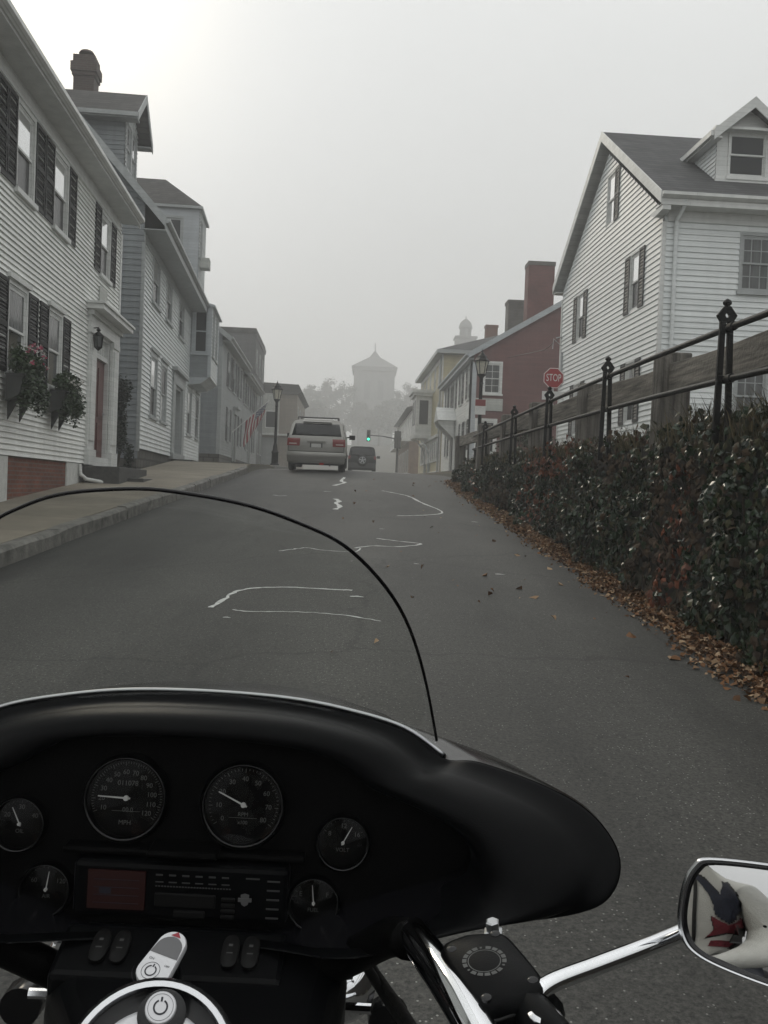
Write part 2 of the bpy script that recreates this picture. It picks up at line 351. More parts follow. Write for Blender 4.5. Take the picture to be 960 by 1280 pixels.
# left pavement with granite kerb; kerb is dropped and turned in at a side opening past the crest
def pavement(name, y0, y1, xk, xw, hk=.15, slope=.012):
    mb = MB(); n = max(2, int((y1-y0)/1.0)); rows = []
    for k in range(n+1):
        y = y0+(y1-y0)*k/n; z = road_z(y)+hk
        xe = xk(y); xi = xw(y)
        rows.append([(xe,y,z-.3),(xe,y,z-.003),(xe*.66+xi*.34,y,z+abs(xi-xe)*slope*.34),(xe*.3+xi*.7,y,z+abs(xi-xe)*slope*.7),(xi,y,z+abs(xi-xe)*slope),(xi,y,z-.3)])
    mb.loft(rows, closed=False)
    mb.poly(rows[0]); mb.poly(rows[-1])
    return tag(mb.build(name, MAT['walk_concrete']), kind='structure')
def kerb(name, path, w=.17, h=.15):
    """granite kerb of separate stones joined tip to tip along a path, one structure"""
    mb = MB(); P = [V((p[0],p[1],0)) for p in path]
    L = [0]
    for a, b in zip(P, P[1:]): L.append(L[-1]+(b-a).length)
    def at(s):
        for k in range(len(P)-1):
            if s <= L[k+1] or k == len(P)-2:
                t = (s-L[k])/(L[k+1]-L[k]); return P[k].lerp(P[k+1], t), (P[k+1]-P[k]).normalized()
    s = 0
    while s < L[-1]-.05:
        e = min(L[-1], s+1.5+rnd.random()*.7); k = max(1, int((e-s)/.5)); rings = []
        dh = rnd.uniform(-.014,.012); dw = rnd.uniform(-.012,.012)
        for j in range(k+1):
            p, d = at(s+.006+(e-s-.012)*j/k); nrm = V((-d.y,d.x,0))   # towards the pavement
            z = road_z(p.y)+h+dh+rnd.uniform(-.006,.006)
            o = dw+rnd.uniform(-.008,.008)
            f = lambda off, zz: (p.x+nrm.x*off, p.y+nrm.y*off, zz)
            rings.append([f(o-.012,z-h-.2), f(o,z-.03), f(o+.03,z), f(w,z+.002), f(w,z-h-.2)])
        mb.loft(rings, closed=True, cap0=True, cap1=True); s = e
    return tag(mb.build(name, MAT['kerb_granite'], smooth=35), kind='structure')
pavement('pavement', -14, 30.6, lambda y: XL-.16, lambda y: -5.9 if y < 24 else -5.9-.35*min(1,(y-24)/6))
pavement('pavement', 30.6, 37, lambda y: -5.2-.0*y, lambda y: -7.0, hk=.10)
pavement('pavement', 37, 112, lambda y: XL-.16 if y < 60 else XL-.16-.02*(y-60), lambda y: -7.4-.035*max(0,y-40))
kerb('kerb', [(XL,-12),(XL,10),(XL,28.6),(XL-.08,29.4),(XL-.35,30.05),(XL-.9,30.5),(XL-2.2,30.7)])
kerb('kerb', [(XL-1.9,37.0),(XL-.7,37.1),(XL-.2,37.6),(XL,38.6),(XL,60),(XL-.6,90)])
pavement('pavement', 30.5, 112, lambda y: 3.1 if y < 50 else 3.1-.012*(y-50), lambda y: 5.4)
# painted crossing bars at the crest
mb = MB()
def zr(x, y):
    a, b = XL, xr_at(y); return road_z(y)+.02-.06*((x-(a+b)/2)/(b-a)*2)**2
def strip(mb, pts, w, dz=.004):
    pts = [V((p[0],p[1],0)) for p in pts]; rows = []
    for k, p in enumerate(pts):
        d = (pts[min(k+1,len(pts)-1)]-pts[max(k-1,0)]).normalized(); n = V((-d.y,d.x,0))
        ww = w[k] if isinstance(w, list) else w
        q0, q1 = p-n*ww/2, p+n*ww/2
        rows.append([(q0.x,q0.y,zr(q0.x,q0.y)+dz),(q1.x,q1.y,zr(q1.x,q1.y)+dz)])
    mb.loft(rows, closed=False)
for yy, ww in ((32.2,.28),(34.6,.28)):
    strip(mb, [(-3.4,yy),(-1.6,yy),(.2,yy),(1.6,yy)], ww)
tag(mb.build('crossing_markings', MAT['white_paint_worn']), kind='structure')
# thin squiggly white crack and survey lines on the tarmac
def wob(pts, w, sub=5, j=.012):
    P = spline([(a,b,0) for a,b in pts], sub); out = []; W = []
    for k, p in enumerate(P):
        out.append((p.x+rnd.uniform(-j,j), p.y+rnd.uniform(-j,j))); W.append(max(.006, w*rnd.uniform(.55,1.4)))
    return out, W
mb = MB()
LINES = [([(-1.18,7.36),(-1.13,7.72),(-1.08,8.1),(-.93,8.3),(-.65,8.4),(-.35,8.37),(-.06,8.36)],.036),
 ([(-1.0,7.30),(-.87,7.24),(-.6,7.29),(-.3,7.28),(-.05,7.2),(.16,7.06)],.022),
 ([(-.95,10.8),(-.8,11.0),(-.66,11.16),(-.45,11.0),(-.1,10.95),(.0,11.3)],.026),
 ([(-.08,11.3),(.15,11.6),(.47,11.62),(.78,12.02),(.5,12.2),(.2,12.4)],.036),
 ([(-.5,16.5),(-.42,17.1),(-.52,17.9),(-.47,18.3),(-.57,18.95)],.085),
 ([(-.75,23.2),(-.5,24.6),(-.62,25.3),(-.56,27.2)],.11),
 ([(.45,22.0),(.75,21.4),(1.05,20.5),(1.22,18.9),(1.45,17.6),(1.42,16.7),(1.0,16.1),(.6,15.8)],.05),
 ([(-1.9,19.5),(-1.75,19.3),(-1.6,19.4)],.05), ([(-.9,21),(-.75,21.02)],.06)]
for L, w in LINES:
    o, W = wob(L, w); strip(mb, o, W)
for (a, b, s) in ((-.02,8.05,.06),(1.49,9.76,.05),(-1.0,7.0,.03),(.62,10.2,.03),(.3,13.6,.04),(-.1,10.2,.012),(1.9,15.5,.06)):
    strip(mb, [(a-s,b),(a,b+s*.3),(a+s,b-.01)], [s*.5,s*.9,s*.3])
tag(mb.build('road_markings', MAT['white_paint_worn']), kind='structure')
# ------------------------------------------------------------------ houses
class House:
    def __init__(s, name, label, cat, loc, rz, group=None):
        s.root = empty(name, loc, rz, label, cat, group); ZB[s.root.name] = loc[2]; s.W = {}
    def wall(s, key, P0, U, outline, mat, pitch=.105, flat=False, inside=None):
        P0, U = V(P0), V(U).normalized(); N = U.cross(V((0,0,1)))
        T = lambda u, z, o=0.: V((P0.x+U.x*u+N.x*o, P0.y+U.y*u+N.y*o, z))
        s.W[key] = dict(T=T, out=outline, mat=mat, pitch=pitch, flat=flat, holes=[])
        return T
    def mb(s): return MB()
    def part(s, mb, name, mat, smooth=None, bevel=None, parent=None): return mb.build(name, mat, parent or s.root, smooth, bevel)
    def window(s, key, u0, z0, u1, z1, casing=.1, top='blind_glass', bot='screen_glass', trim='white_trim', mun=None, sh=None, shw=.42, shp=.055, sill=True, head=0., split=.5, sh_sides=(1,1), panes=True):
        w = s.W[key]; T = w['T']; w['holes'].append((u0,z0,u1,z1))
        m = MB(); c = casing
        m.fbox(T, u0-c, z0-.02, -.02, u0, z1+c, .028); m.fbox(T, u1, z0-.02, -.02, u1+c, z1+c, .028)
        m.fbox(T, u0+.001, z1, -.02, u1-.001, z1+c-.001, .026)
        if head: m.fbox(T, u0-c-.04, z1+c, -.01, u1+c+.04, z1+c+head, .075)
        if sill: m.fbox(T, u0-c-.04, z0-.10, -.02, u1+c+.04, z0-.021, .08)
        # reveal
        m.fbox(T, u0, z0-.02, -.08, u0+.02, z1, .004); m.fbox(T, u1-.02, z0-.02, -.08, u1, z1, .004)
        m.fbox(T, u0+.021, z1-.03, -.08, u1-.021, z1, .004); m.fbox(T, u0+.021, z0-.02, -.08, u1-.021, z0+.02, .004)
        zm = z0+(z1-z0)*split; e = .022
        # sashes
        for (za, zb_, o) in ((zm-.02, z1-.03, -.004), (z0+.02, zm+.02, -.030)):
            m.fbox(T, u0+.021, za, o-.024, u0+.03+e, zb_, o); m.fbox(T, u1-.03-e, za, o-.024, u1-.021, zb_, o)
            m.fbox(T, u0+.03+e, za, o-.024, u1-.03-e, za+.04, o); m.fbox(T, u0+.03+e, zb_-.045, o-.024, u1-.03-e, zb_, o)
            if mun:
                nx, nz = mun
                for k in range(1, nx):
                    uu = u0+(u1-u0)*k/nx; m.fbox(T, uu-.01, za+.041, o-.020, uu+.01, zb_-.046, o-.003)
                for k in range(1, nz):
                    zz = za+(zb_-za)*k/nz; m.fbox(T, u0+.03+e, zz-.01, o-.019, u1-.03-e, zz+.01, o-.004)
        f = s.part(m, 'window', MAT[trim])
        for (za, zb_, o, mt) in ((zm+.02, z1-.074, -.014, top), (z0+.059, zm-.024, -.040, bot)):
            g = MB(); g.fbox(T, u0+.03+e-.004, za, o-.006, u1-.03-e+.004, zb_, o); s.part(g, 'pane', MAT[mt], parent=f)
        if sh:
            for side in (0,1):
                if not sh_sides[side]: continue
                a = u0-c-.005-shw if side == 0 else u1+c+.005
                b = a+shw; q = MB(); za, zb_ = z0-.04, z1+c*.6
                fr = .05
                q.fbox(T, a, za, .012, a+fr, zb_, .044); q.fbox(T, b-fr, za, .012, b, zb_, .044)
                zmid = (za+zb_)/2
                for (p0, p1) in ((za,za+.07),(zmid-.035,zmid+.035),(zb_-.06,zb_)): q.fbox(T, a+fr, p0, .013, b-fr, p1, .043)
                q.fbox(T, a+fr, za+.07, .012, b-fr, zb_-.06, .016)
                for (p0, p1) in ((za+.07,zmid-.035),(zmid+.035,zb_-.06)):
                    n = max(2, int((p1-p0)/shp))
                    for k in range(n):
                        zz = p0+(p1-p0)*(k+.5)/n; hh = .42*(p1-p0)/n
                        i = [q.vert(T(uu,z_,o_)) for (uu,z_,o_) in ((a+fr,zz-hh,.041),(b-fr,zz-hh,.041),(b-fr,zz+hh,.018),(a+fr,zz+hh,.018),(a+fr,zz-hh-.012,.037),(b-fr,zz-hh-.012,.037))]
                        q.face(i[:4]); q.face([i[0],i[4],i[5],i[1]])
                s.part(q, 'shutter', MAT[sh])
        return f
    def finish(s):
        for key, w in s.W.items():
            T, out, pitch = w['T'], w['out'], w['pitch']; m = MB()
            zs = [p[1] for p in out]; z0, z1 = min(zs), max(zs)
            def span(z):
                xs = []
                for k in range(len(out)):
                    a, b = out[k], out[(k+1)%len(out)]
                    if abs(a[1]-b[1]) < 1e-6:
                        if abs(a[1]-z) < 1e-4: xs += [a[0], b[0]]
                    elif min(a[1],b[1])-1e-5 <= z <= max(a[1],b[1])+1e-5:
                        xs.append(a[0]+(b[0]-a[0])*(z-a[1])/(b[1]-a[1]))
                return (min(xs), max(xs)) if xs else None
            cuts = {z0, z1} | {p[1] for p in out}
            for h in w['holes']: cuts |= {max(z0,min(z1,h[1])), max(z0,min(z1,h[3]))}
            nb = int((z1-z0)/pitch)+1
            if not w['flat']: cuts |= {min(z1, z0+k*pitch) for k in range(nb+1)}
            cuts = sorted(cuts); prd = .0 if w['flat'] else min(.03, w['pitch']*(.18 if w['mat'] == 'white_siding' else .12 if w['mat'] == 'slate_boards' else .32))
            for za, zb_ in zip(cuts, cuts[1:]):
                if zb_-za < 1e-4: continue
                sa, sb = span(za+1e-5), span(zb_-1e-5)
                if not sa or not sb: continue
                k = int((za-z0+1e-6)/pitch); zk = z0+k*pitch
                oa = prd*(1-(za-zk)/pitch); ob = prd*(1-(zb_-zk)/pitch) if not w['flat'] else 0
                lim = [(0., 1.)]
                segs = [(sa[0], sa[1], sb[0], sb[1])]
                zmid = (za+zb_)/2
                for h in w['holes']:
                    if h[1] < zmid < h[3]:
                        ns = []
                        for (a0,a1,b0,b1) in segs:
                            if h[2] <= min(a0,b0) or h[0] >= max(a1,b1): ns.append((a0,a1,b0,b1)); continue
                            if h[0] > min(a0,b0): ns.append((a0,h[0],b0,h[0]))
                            if h[2] < max(a1,b1): ns.append((h[2],a1,h[2],b1))
                        segs = ns
                for (a0,a1,b0,b1) in segs:
                    m.poly([T(a0,za,oa),T(a1,za,oa),T(b1,zb_,ob),T(b0,zb_,ob)])
                    if abs(za-zk) < 1e-4 and not w['flat']: m.poly([T(a0,za,oa),T(a1,za,oa),T(a1,za,-.004),T(a0,za,-.004)])
            s.part(m, 'wall', MAT[w['mat']])
def gable_roof(H, x0, x1, D, ze, tanp, e, th=.16, mat='shingles', trim='white_trim', fascia=.22, y0=0., soffit=True, ends=True, zs=None):
    """ridge along x. ze = height of the roof surface at its eave edge (y = y0-e)"""
    yr = y0+D/2; zr_ = ze+(D/2+e)*tanp
    def layer(d0, d1, xa_, xb_):
        m = MB()
        for sgn in (1,-1):
            f = (lambda y: y) if sgn == 1 else (lambda y: 2*yr-y+(.001 if abs(y-yr) < 1e-6 else 0))
            k = 0 if sgn == 1 else .001
            m.prism([(xa_,f(y0-e),ze-d0),(xa_,f(yr),zr_-d0-k),(xa_,f(yr),zr_-d1),(xa_,f(y0-e),ze-d1)], (xb_-xa_,0,0))
        return m
    r = H.part(layer(0,th*.55,x0,x1), 'roof', MAT[mat])
    H.part(layer(th*.55+.002,th,x0+.004,x1-.004), 'roof_soffit', MAT[trim])
    t = MB()
    zs = zs if zs is not None else ze-fascia
    for sgn in (1,-1):
        f = lambda y: y if sgn == 1 else 2*yr-y
        # gutter + fascia + soffit box
        prof = [(f(y0-e-.11),ze-.03),(f(y0-e-.11),ze-.10),(f(y0-e-.03),ze-.15),(f(y0-e-.005),ze-.15),(f(y0-e-.005),ze-.03)]
        t.prism([(x0-.01,a,b) for a,b in prof], (x1-x0+.02,0,0))
        t.prism([(x0+.004,f(y0-e),ze-th-.002),(x0+.004,f(y0-e),zs),(x0+.004,f(y0-.02),zs),(x0+.004,f(y0-.02),zs+.02),(x0+.004,f(y0-e+.03),zs+.02),(x0+.004,f(y0-e+.03),ze-th-.002)], (x1-x0-.008,0,0))
        # frieze board on the wall
        t.box(x0+.3, min(f(y0-.035),f(y0-.001)), zs-.24, x1-.3, max(f(y0-.035),f(y0-.001)), zs-.002)
        if ends:
            for xe, dx in ((x0-.03,.028),(x1+.002,.028)):
                t.prism([(xe,f(y0-e),ze+.012),(xe,f(yr),zr_+.012),(xe,f(yr),zr_-th-.10),(xe,f(y0-e),ze-th-.10)], (dx,0,0))
    H.part(t, 'eaves_trim', MAT[trim])
    return zr_
def corner_board(H, pts, zs, mat='white_trim', w=.11):
    for (x, y, sx, sy) in pts:   # board wraps the corner in one L shaped piece
        m = MB(); o = .036
        L_ = [(x-sx*o,y-sy*o),(x+sx*w,y-sy*o),(x+sx*w,y-sy*.002),(x-sx*.002,y-sy*.002),(x-sx*.002,y+sy*w),(x-sx*o,y+sy*w)]
        m.prism([(a_,b_,zs[0]) for a_,b_ in L_],(0,0,zs[1]-zs[0])); H.part(m, 'corner_board', MAT[mat])
def body_back(H, W, D, x0, z0, z1, mat):
    m = MB()
    m.poly([(x0,D,z0),(W,D,z0),(W,D,z1),(x0,D,z1)])
    H.part(m, 'rear_wall', MAT[mat])

# ---- white house with black shutters, red door and flower boxes
H = House('white_clapboard_house', 'white clapboard house with black louvred shutters, maroon front door and flower boxes', 'house', (-5.46,13.99,1.1), rad(93.3))
xa, xb, D = -6., 7.95, 8.5
H.wall('front', (0,0,0), (1,0,0), [(xa,1.82),(xb,1.82),(xb,7.52),(xa,7.52)], 'white_boards', .088)
H.wall('far', (xb,0,0), (0,1,0), [(0,1.82),(D,1.82),(D,7.52),(D/2,10.6),(0,7.52)], 'white_boards', .098)
H.wall('near', (xa,D,0), (0,-1,0), [(0,1.82),(D,1.82),(D,7.52),(D/2,10.6),(0,7.52)], 'white_boards', .098)
body_back(H, xb, D, xa, 1.0, 7.52, 'white_boards')
for (u0,u1) in ((-4.2,-3.35),(-1.6,-.75),(.27,1.10),(2.30,3.16),(5.9,6.74)):
    H.window('front', u0, 5.92, u1, 7.2, sh='shutter_black', shw=.5, casing=.07)
for (u0,u1) in ((-3.2,-2.35),(.08,.94),(2.22,3.02)):
    H.window('front', u0, 3.1, u1, 4.42, sh='shutter_black', shw=.5, casing=.07, top='curtain_glass', bot='dark_glass', head=.07)
# door opening
H.W['front']['holes'].append((5.62,1.82,7.12,4.62))
gable_roof(H, xa-.3, xb+.06, D, 7.72, .72, .42, zs=7.53)
corner_board(H, [(xb,0,-1,1)], (1.82,7.28))
T = H.W['front']['T']
m = MB()
for (a, b) in ((5.0,5.58),(7.16,7.74)):
    m.fbox(T, a, 1.80, 0, b, 4.62, .07); m.fbox(T, a+.08, 2.3, .07, b-.08, 4.42, .095); m.fbox(T, a-.03, 1.80, .0, b+.03, 2.12, .11); m.fbox(T, a-.03, 4.5, .0, b+.03, 4.62, .1)
m.fbox(T, 4.97, 4.62, 0, 7.77, 4.86, .09); m.fbox(T, 4.93, 4.86, 0, 7.81, 4.96, .15); m.fbox(T, 4.82, 4.96, 0, 7.92, 5.06, .36); m.fbox(T, 4.78, 5.06, 0, 7.96, 5.11, .40)
# recess
m.fbox(T, 5.582, 1.98, -.26, 5.70, 4.62, -.001); m.fbox(T, 7.04, 1.98, -.26, 7.158, 4.62, -.001); m.fbox(T, 5.70, 4.56, -.26, 7.04, 4.62, -.001); m.fbox(T, 5.582, 1.78, -.5, 7.158, 1.98, .05)
m.fbox(T, 5.701, 4.12, -.25, 7.039, 4.22, -.02)
for k in range(1,6): m.fbox(T, 5.7+k*.223-.02, 4.221, -.114, 5.7+k*.223+.02, 4.56, -.06)
H.part(m, 'door_surround', MAT['white_trim'])
m = MB(); m.fbox(T, 5.71, 1.985, -.16, 7.03, 4.12, -.09)
for (a,b) in ((5.80,6.30),(6.44,6.94)):
    for (c,d) in ((2.12,2.75),(2.88,3.95)): m.fbox(T, a, c, -.089, b, d, -.07)
dr = H.part(m, 'door', MAT['door_red'])
m = MB(); m.tube([T(6.9,2.95,-.089),T(6.9,2.95,-.05)], .03, 8); m.lathe([(.0,0),(.03,.01),(.035,.03),(.02,.045),(0,.05)], 8, M.Translation(T(6.9,2.95,-.06))); H.part(m, 'handle', MAT['steel'], 40, parent=dr)
m = MB(); m.fbox(T, 5.71, 4.225, -.13, 7.03, 4.555, -.115); H.part(m, 'transom_pane', MAT['blind_glass'])
# wall lantern beside the door
m = MB(); X = M.Translation(T(5.12,4.30,.2))
m.lathe([(.03,.30),(.05,.26),(.02,.24),(.11,.16),(.12,.14)], 6, X); m.lathe([(.075,-.1),(.09,-.08),(.03,-.14),(.0,-.16)], 6, X)
for k in range(6):
    a = 2*PI*k/6; m.tube([X@V((.10*math.cos(a),.10*math.sin(a),.14)), X@V((.075*math.cos(a),.075*math.sin(a),-.09))], .008, 4)
m.tube([T(5.12,4.35,.0),T(5.12,4.6,.06),T(5.12,4.62,.2),T(5.12,4.58,.2)], .014, 6)
wl = H.part(m, 'wall_lantern', MAT['iron_black'])
m = MB(); m.lathe([(.068,-.085),(.092,.135)], 6, X); H.part(m, 'lantern_glass', MAT['curtain_glass'], parent=wl)
m = MB(); m.fbox(T, 5.82, 4.98+.14, .01, 6.5, 5.62, .05); H.part(m, 'shutter_box', MAT['pale_wall'])
# foundation
m = MB(); m.fbox(T, .28, .6, -.3, 3.72, 1.815, -.02); m.fbox(T, xa, .6, -.3, -.95, 1.815, -.02); H.part(m, 'brick_foundation', MAT['red_brick'])
for (a,b,o) in ((-.95,.275,.012),(3.725,4.66,.012),(4.665,xb,-.05)):
    m = MB(); m.fbox(T, a, .6, -.3, b, 1.812, o); H.part(m, 'foundation_pier', MAT['white_stone'], bevel=.012)
m = MB(); m.box(xa+.02,.05,-.2,xa+.3,D,1.815); m.fbox(T, xa+.02, -.2, -.3, -1.0, .6, -.021); H.part(m, 'side_foundation', MAT['red_brick'])
m = MB(); m.fbox(T, 4.78, 1.0, .055, 7.9, 1.775, .78); m.fbox(T, 5.6, 1.0, .785, 7.7, 1.56, 1.12); H.part(m, 'doorstep', MAT['granite_dark'], bevel=.015)
m = MB(); m.tube([T(4.55,1.80,.04),T(4.55,1.60,.06),T(4.62,1.5,.16),T(4.85,1.44,.5)], .04, 8); H.part(m, 'drain_pipe', MAT['white_trim'], 50)
H.finish()
HW = H
# flower boxes hang under the two ground floor windows
LEAFG = pm('planter_leaves', (.035,.062,.022), .5, var=.6, vscale=30)
pm('planter_leaves_dark', (.018,.036,.014), .5, var=.6, vscale=30)
pm('petal_pink', (.42,.07,.13), .5, var=.3); pm('petal_white', (.6,.58,.55), .5)
pm('planter_wood', (.03,.032,.03), .6, var=.3)
def leafy(mb, c, r, n, size, mats=(0,), squash=1., rr=None, shell=.35):
    rr = rr or rnd
    for _ in range(n):
        d = V((rr.gauss(0,1), rr.gauss(0,1), rr.gauss(0,1))).normalized()
        k = (shell+(1-shell)*rr.random())
        p = V(c)+V((d.x*r[0]*k, d.y*r[1]*k, d.z*r[2]*k))
        a = V((rr.gauss(0,1),rr.gauss(0,1),rr.gauss(0,.6))).normalized(); b = a.cross(V((rr.gauss(0,1),rr.gauss(0,1),rr.gauss(0,1)))).normalized()
        s = size*rr.uniform(.6,1.4); mb.cur = rr.choice(mats)
        mb.poly([p-a*s*.5, p+b*s*.32, p+a*s*.6, p-b*s*.32])
    mb.cur = 0
for (u0,u1,lab,cols) in ((-.22,.70,'flower box with pink and white blooms hung on the white house by its drain',(2,2,3)),(2.12,2.95,'flower box with trailing green leaves hung beside the door of the white house',(3,))):
    p = HW.root.matrix_world
    bx = empty('flower_box', (0,0,0), 0, lab, 'flower box', 'flower boxes under the ground floor windows')
    bx.location = HW.root.location+V((0,0,0)); bx.rotation_euler = HW.root.rotation_euler; ZB[bx.name] = HW.root.location[2]
    m = MB(); m.prism([T(u0,3.0,.10),T(u0,3.0,.36),T(u0,2.72,.30),T(u0,2.62,.10)], T(u1,0,0)-T(u0,0,0)); m.fbox(T,u0-.02,3.0,.09,u1+.02,3.03,.38)
    for uu in (u0+.15,u1-.2): m.prism([T(uu,2.7,.085),T(uu,2.7,.26),T(uu,2.35,.085)], T(.05,0,0)-T(0,0,0))
    m.build('trough', MAT['planter_wood'], bx)
    m = MB(); r2 = random.Random(int(u0*100)+500)
    for k in range(10):
        uu = u0+(u1-u0)*(k+.5)/10; hh = .30 if cols[0] == 2 else .22
        leafy(m, T(uu,3.16+r2.uniform(-.03,.08),.27), (.16,.16,hh*.8*r2.uniform(.8,1.25)), 220, .065, (0,0,0,1), rr=r2)
        leafy(m, T(uu,2.82+r2.uniform(-.08,.05),.40), (.13,.13,.28*r2.uniform(.6,1.2)), 120, .055, (0,1,1), rr=r2)
    for uu in (u0+.05, u1-.05): leafy(m, T(uu,2.66,.33), (.08,.10,.28), 110, .055, (0,1,1), rr=r2)
    m.build('leaves', [MAT['planter_leaves'],MAT['planter_leaves_dark']], bx, norm=False)
    m = MB()
    for k in range(24 if cols[0]==2 else 20):
        uu = r2.uniform(u0,u1); cz = 3.32+r2.uniform(-.2,.22) if cols[0]==2 else 3.2+r2.uniform(-.25,.16)
        leafy(m, T(uu,cz,.36+r2.uniform(-.05,.12)), (.03,.03,.03), 7, .045, tuple(c-2 for c in cols) if r2.random()<.75 else (1,), rr=r2)
    m.build('blossoms', [MAT['petal_pink'],MAT['petal_white']], bx, norm=False)

# ---- grey clapboard house with dormer, chimney and box bay
H = House('grey_clapboard_house', 'pale grey clapboard house with brick chimney, gabled dormer and upstairs box bay', 'house', (-6.05,24.7,1.85), rad(94.3))
L, D = 15.35, 8.0
ze, tp, e = 8.42, 1.11, .6
H.wall('front', (0,0,0), (1,0,0), [(0,2.38),(L,2.38),(L,8.08),(0,8.08)], 'grey_boards', .125)
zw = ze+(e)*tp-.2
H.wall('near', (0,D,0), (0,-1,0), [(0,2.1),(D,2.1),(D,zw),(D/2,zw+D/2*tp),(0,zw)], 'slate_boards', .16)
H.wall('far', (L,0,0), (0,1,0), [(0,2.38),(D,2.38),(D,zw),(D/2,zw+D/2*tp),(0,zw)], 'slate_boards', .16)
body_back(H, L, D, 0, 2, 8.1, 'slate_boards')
zr_ = gable_roof(H, -.35, L+.3, D, ze, tp, e, mat='shingles_brown', trim='grey_trim', zs=8.09)
T = H.W['front']['T']
for (a,b) in ((1.72,2.82),(3.78,4.88),(10.8,12.0),(13.7,14.8)):
    H.window('front', a, 3.4, b, 5.08, casing=.15, trim='grey_trim', top='blind_glass' if a in (1.72,10.8) else 'screen_glass', bot='screen_glass' if a!=3.78 else 'blind_glass', head=.06)
for (a,b) in ((1.62,2.82),(4.38,5.5),(7.55,8.8)): H.window('front', a, 6.62, b, 7.9, casing=.15, trim='grey_trim')
H.W['front']['holes'].append((6.9,2.5,8.9,4.85))
m = MB()
m.fbox(T,6.3,2.3,0,6.9,5.0,.07); m.fbox(T,8.9,2.3,0,9.5,5.0,.07); m.fbox(T,6.3,4.85,0,9.5,5.25,.075); m.fbox(T,6.15,5.25,0,9.65,5.36,.2)
m.fbox(T,6.901,2.5,-.55,7.0,4.85,-.001); m.fbox(T,8.8,2.5,-.55,8.899,4.85,-.001); m.fbox(T,7.0,4.75,-.55,8.8,4.85,-.001); m.fbox(T,6.3,2.3,-.55,9.5,2.5,.12)
H.part(m,'door_surround',MAT['grey_trim'])
m = MB(); m.fbox(T,7.0,2.5,-.55,8.8,4.75,-.48)
for a in (7.12,8.02):
    for (c,d) in ((2.65,3.4),(3.55,4.6)): m.fbox(T,a,c,-.479,a+.68,d,-.46)
H.part(m,'door',MAT['door_grey'])
corner_board(H, [(0,0,1,1),(L,0,-1,1)], (2.3,7.84), 'grey_trim', .05)
# box bay at first floor
b0, b1, pr = 11.1, 14.3, .78
bay = MB()
for (P0,U,n) in (((b0,0,0),(0,-1,0),pr),((b0,-pr,0),(1,0,0),b1-b0),((b1,-pr,0),(0,1,0),pr)): pass
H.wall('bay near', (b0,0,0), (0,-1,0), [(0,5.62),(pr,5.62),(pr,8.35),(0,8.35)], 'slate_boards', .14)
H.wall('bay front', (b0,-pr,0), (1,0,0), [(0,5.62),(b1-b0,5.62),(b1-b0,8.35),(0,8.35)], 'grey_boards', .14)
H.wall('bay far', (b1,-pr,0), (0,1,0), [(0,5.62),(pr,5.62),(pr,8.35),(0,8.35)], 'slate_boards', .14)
H.window('bay near', .16, 6.55, .64, 8.2, casing=.1, trim='bluegrey_trim', top='screen_glass', bot='screen_glass')
H.window('bay front', .5, 6.55, 1.3, 8.2, casing=.1, trim='grey_trim'); H.window('bay front', 1.9, 6.55, 2.7, 8.2, casing=.1, trim='grey_trim')
m = MB()
m.prism([(b0+.01,0,5.62),(b0+.01,-pr,5.62),(b0+.01,-pr*.55,5.36),(b0+.01,0,5.30)], (b1-b0-.02,0,0))
m.prism([(b0-.12,.0,8.62),(b0-.12,-pr-.14,8.38),(b0-.12,-pr-.14,8.32),(b0-.12,0,8.32)], (b1-b0+.24,0,0))
H.part(m,'bay_trim',MAT['bluegrey_trim'])
corner_board(H, [(b0,-pr,1,1),(b1,-pr,-1,1)], (5.62,8.32), 'bluegrey_trim', .09)
# gabled dormer facing the street
def roof_y(d): return ze+(d+e)*tp
d0, s0, s1 = 1.0, 2.2, 4.15
zt = 12.05
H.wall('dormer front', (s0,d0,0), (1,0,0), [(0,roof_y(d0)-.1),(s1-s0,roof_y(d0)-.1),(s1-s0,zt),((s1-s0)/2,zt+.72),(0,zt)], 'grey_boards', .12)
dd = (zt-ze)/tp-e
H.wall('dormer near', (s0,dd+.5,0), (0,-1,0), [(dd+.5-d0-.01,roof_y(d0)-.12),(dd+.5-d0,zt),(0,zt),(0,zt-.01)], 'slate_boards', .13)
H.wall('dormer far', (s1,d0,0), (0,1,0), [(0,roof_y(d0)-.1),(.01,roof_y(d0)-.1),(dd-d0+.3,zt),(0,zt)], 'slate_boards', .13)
H.window('dormer front', .22, 10.55, .88, 11.85, casing=.09, trim='grey_trim', bot='blind_glass'); H.window('dormer front', 1.08, 10.55, 1.74, 11.85, casing=.09, trim='grey_trim', bot='blind_glass')
def cross_roof(H, sa, sb, y0, y1, zeave, zridge, ov=.3, th=.12, mat='shingles_brown', trim='grey_trim'):
    m = MB(); c = (sa+sb)/2; hw = (sb-sa)/2+ov; k = (zridge-zeave)/hw
    for sg in (-1,1):
        m.prism([(c+sg*hw,y0,zeave),(c+sg*.0005,y0,zridge),(c+sg*.0005,y0,zridge-th),(c+sg*hw,y0,zeave-th)], (0,y1-y0,0))
    H.part(m,'dormer_roof',MAT[mat])
    m = MB()
    for sg in (-1,1):
        m.prism([(c+sg*hw,y0-.03,zeave+.01),(c,y0-.03,zridge+.01),(c,y0-.03,zridge-th-.12),(c+sg*hw,y0-.03,zeave-th-.12)], (0,.028,0))
        m.box(min(c+sg*(hw+.07),c+sg*hw), y0, zeave-.14, max(c+sg*(hw+.07),c+sg*hw), y1, zeave-.02)
        m.box(min(c+sg*hw,c+sg*(hw-ov)), y0+.001, zeave-th-.06, max(c+sg*hw,c+sg*(hw-ov)), y1, zeave-th-.02)
    H.part(m,'dormer_trim',MAT[trim])
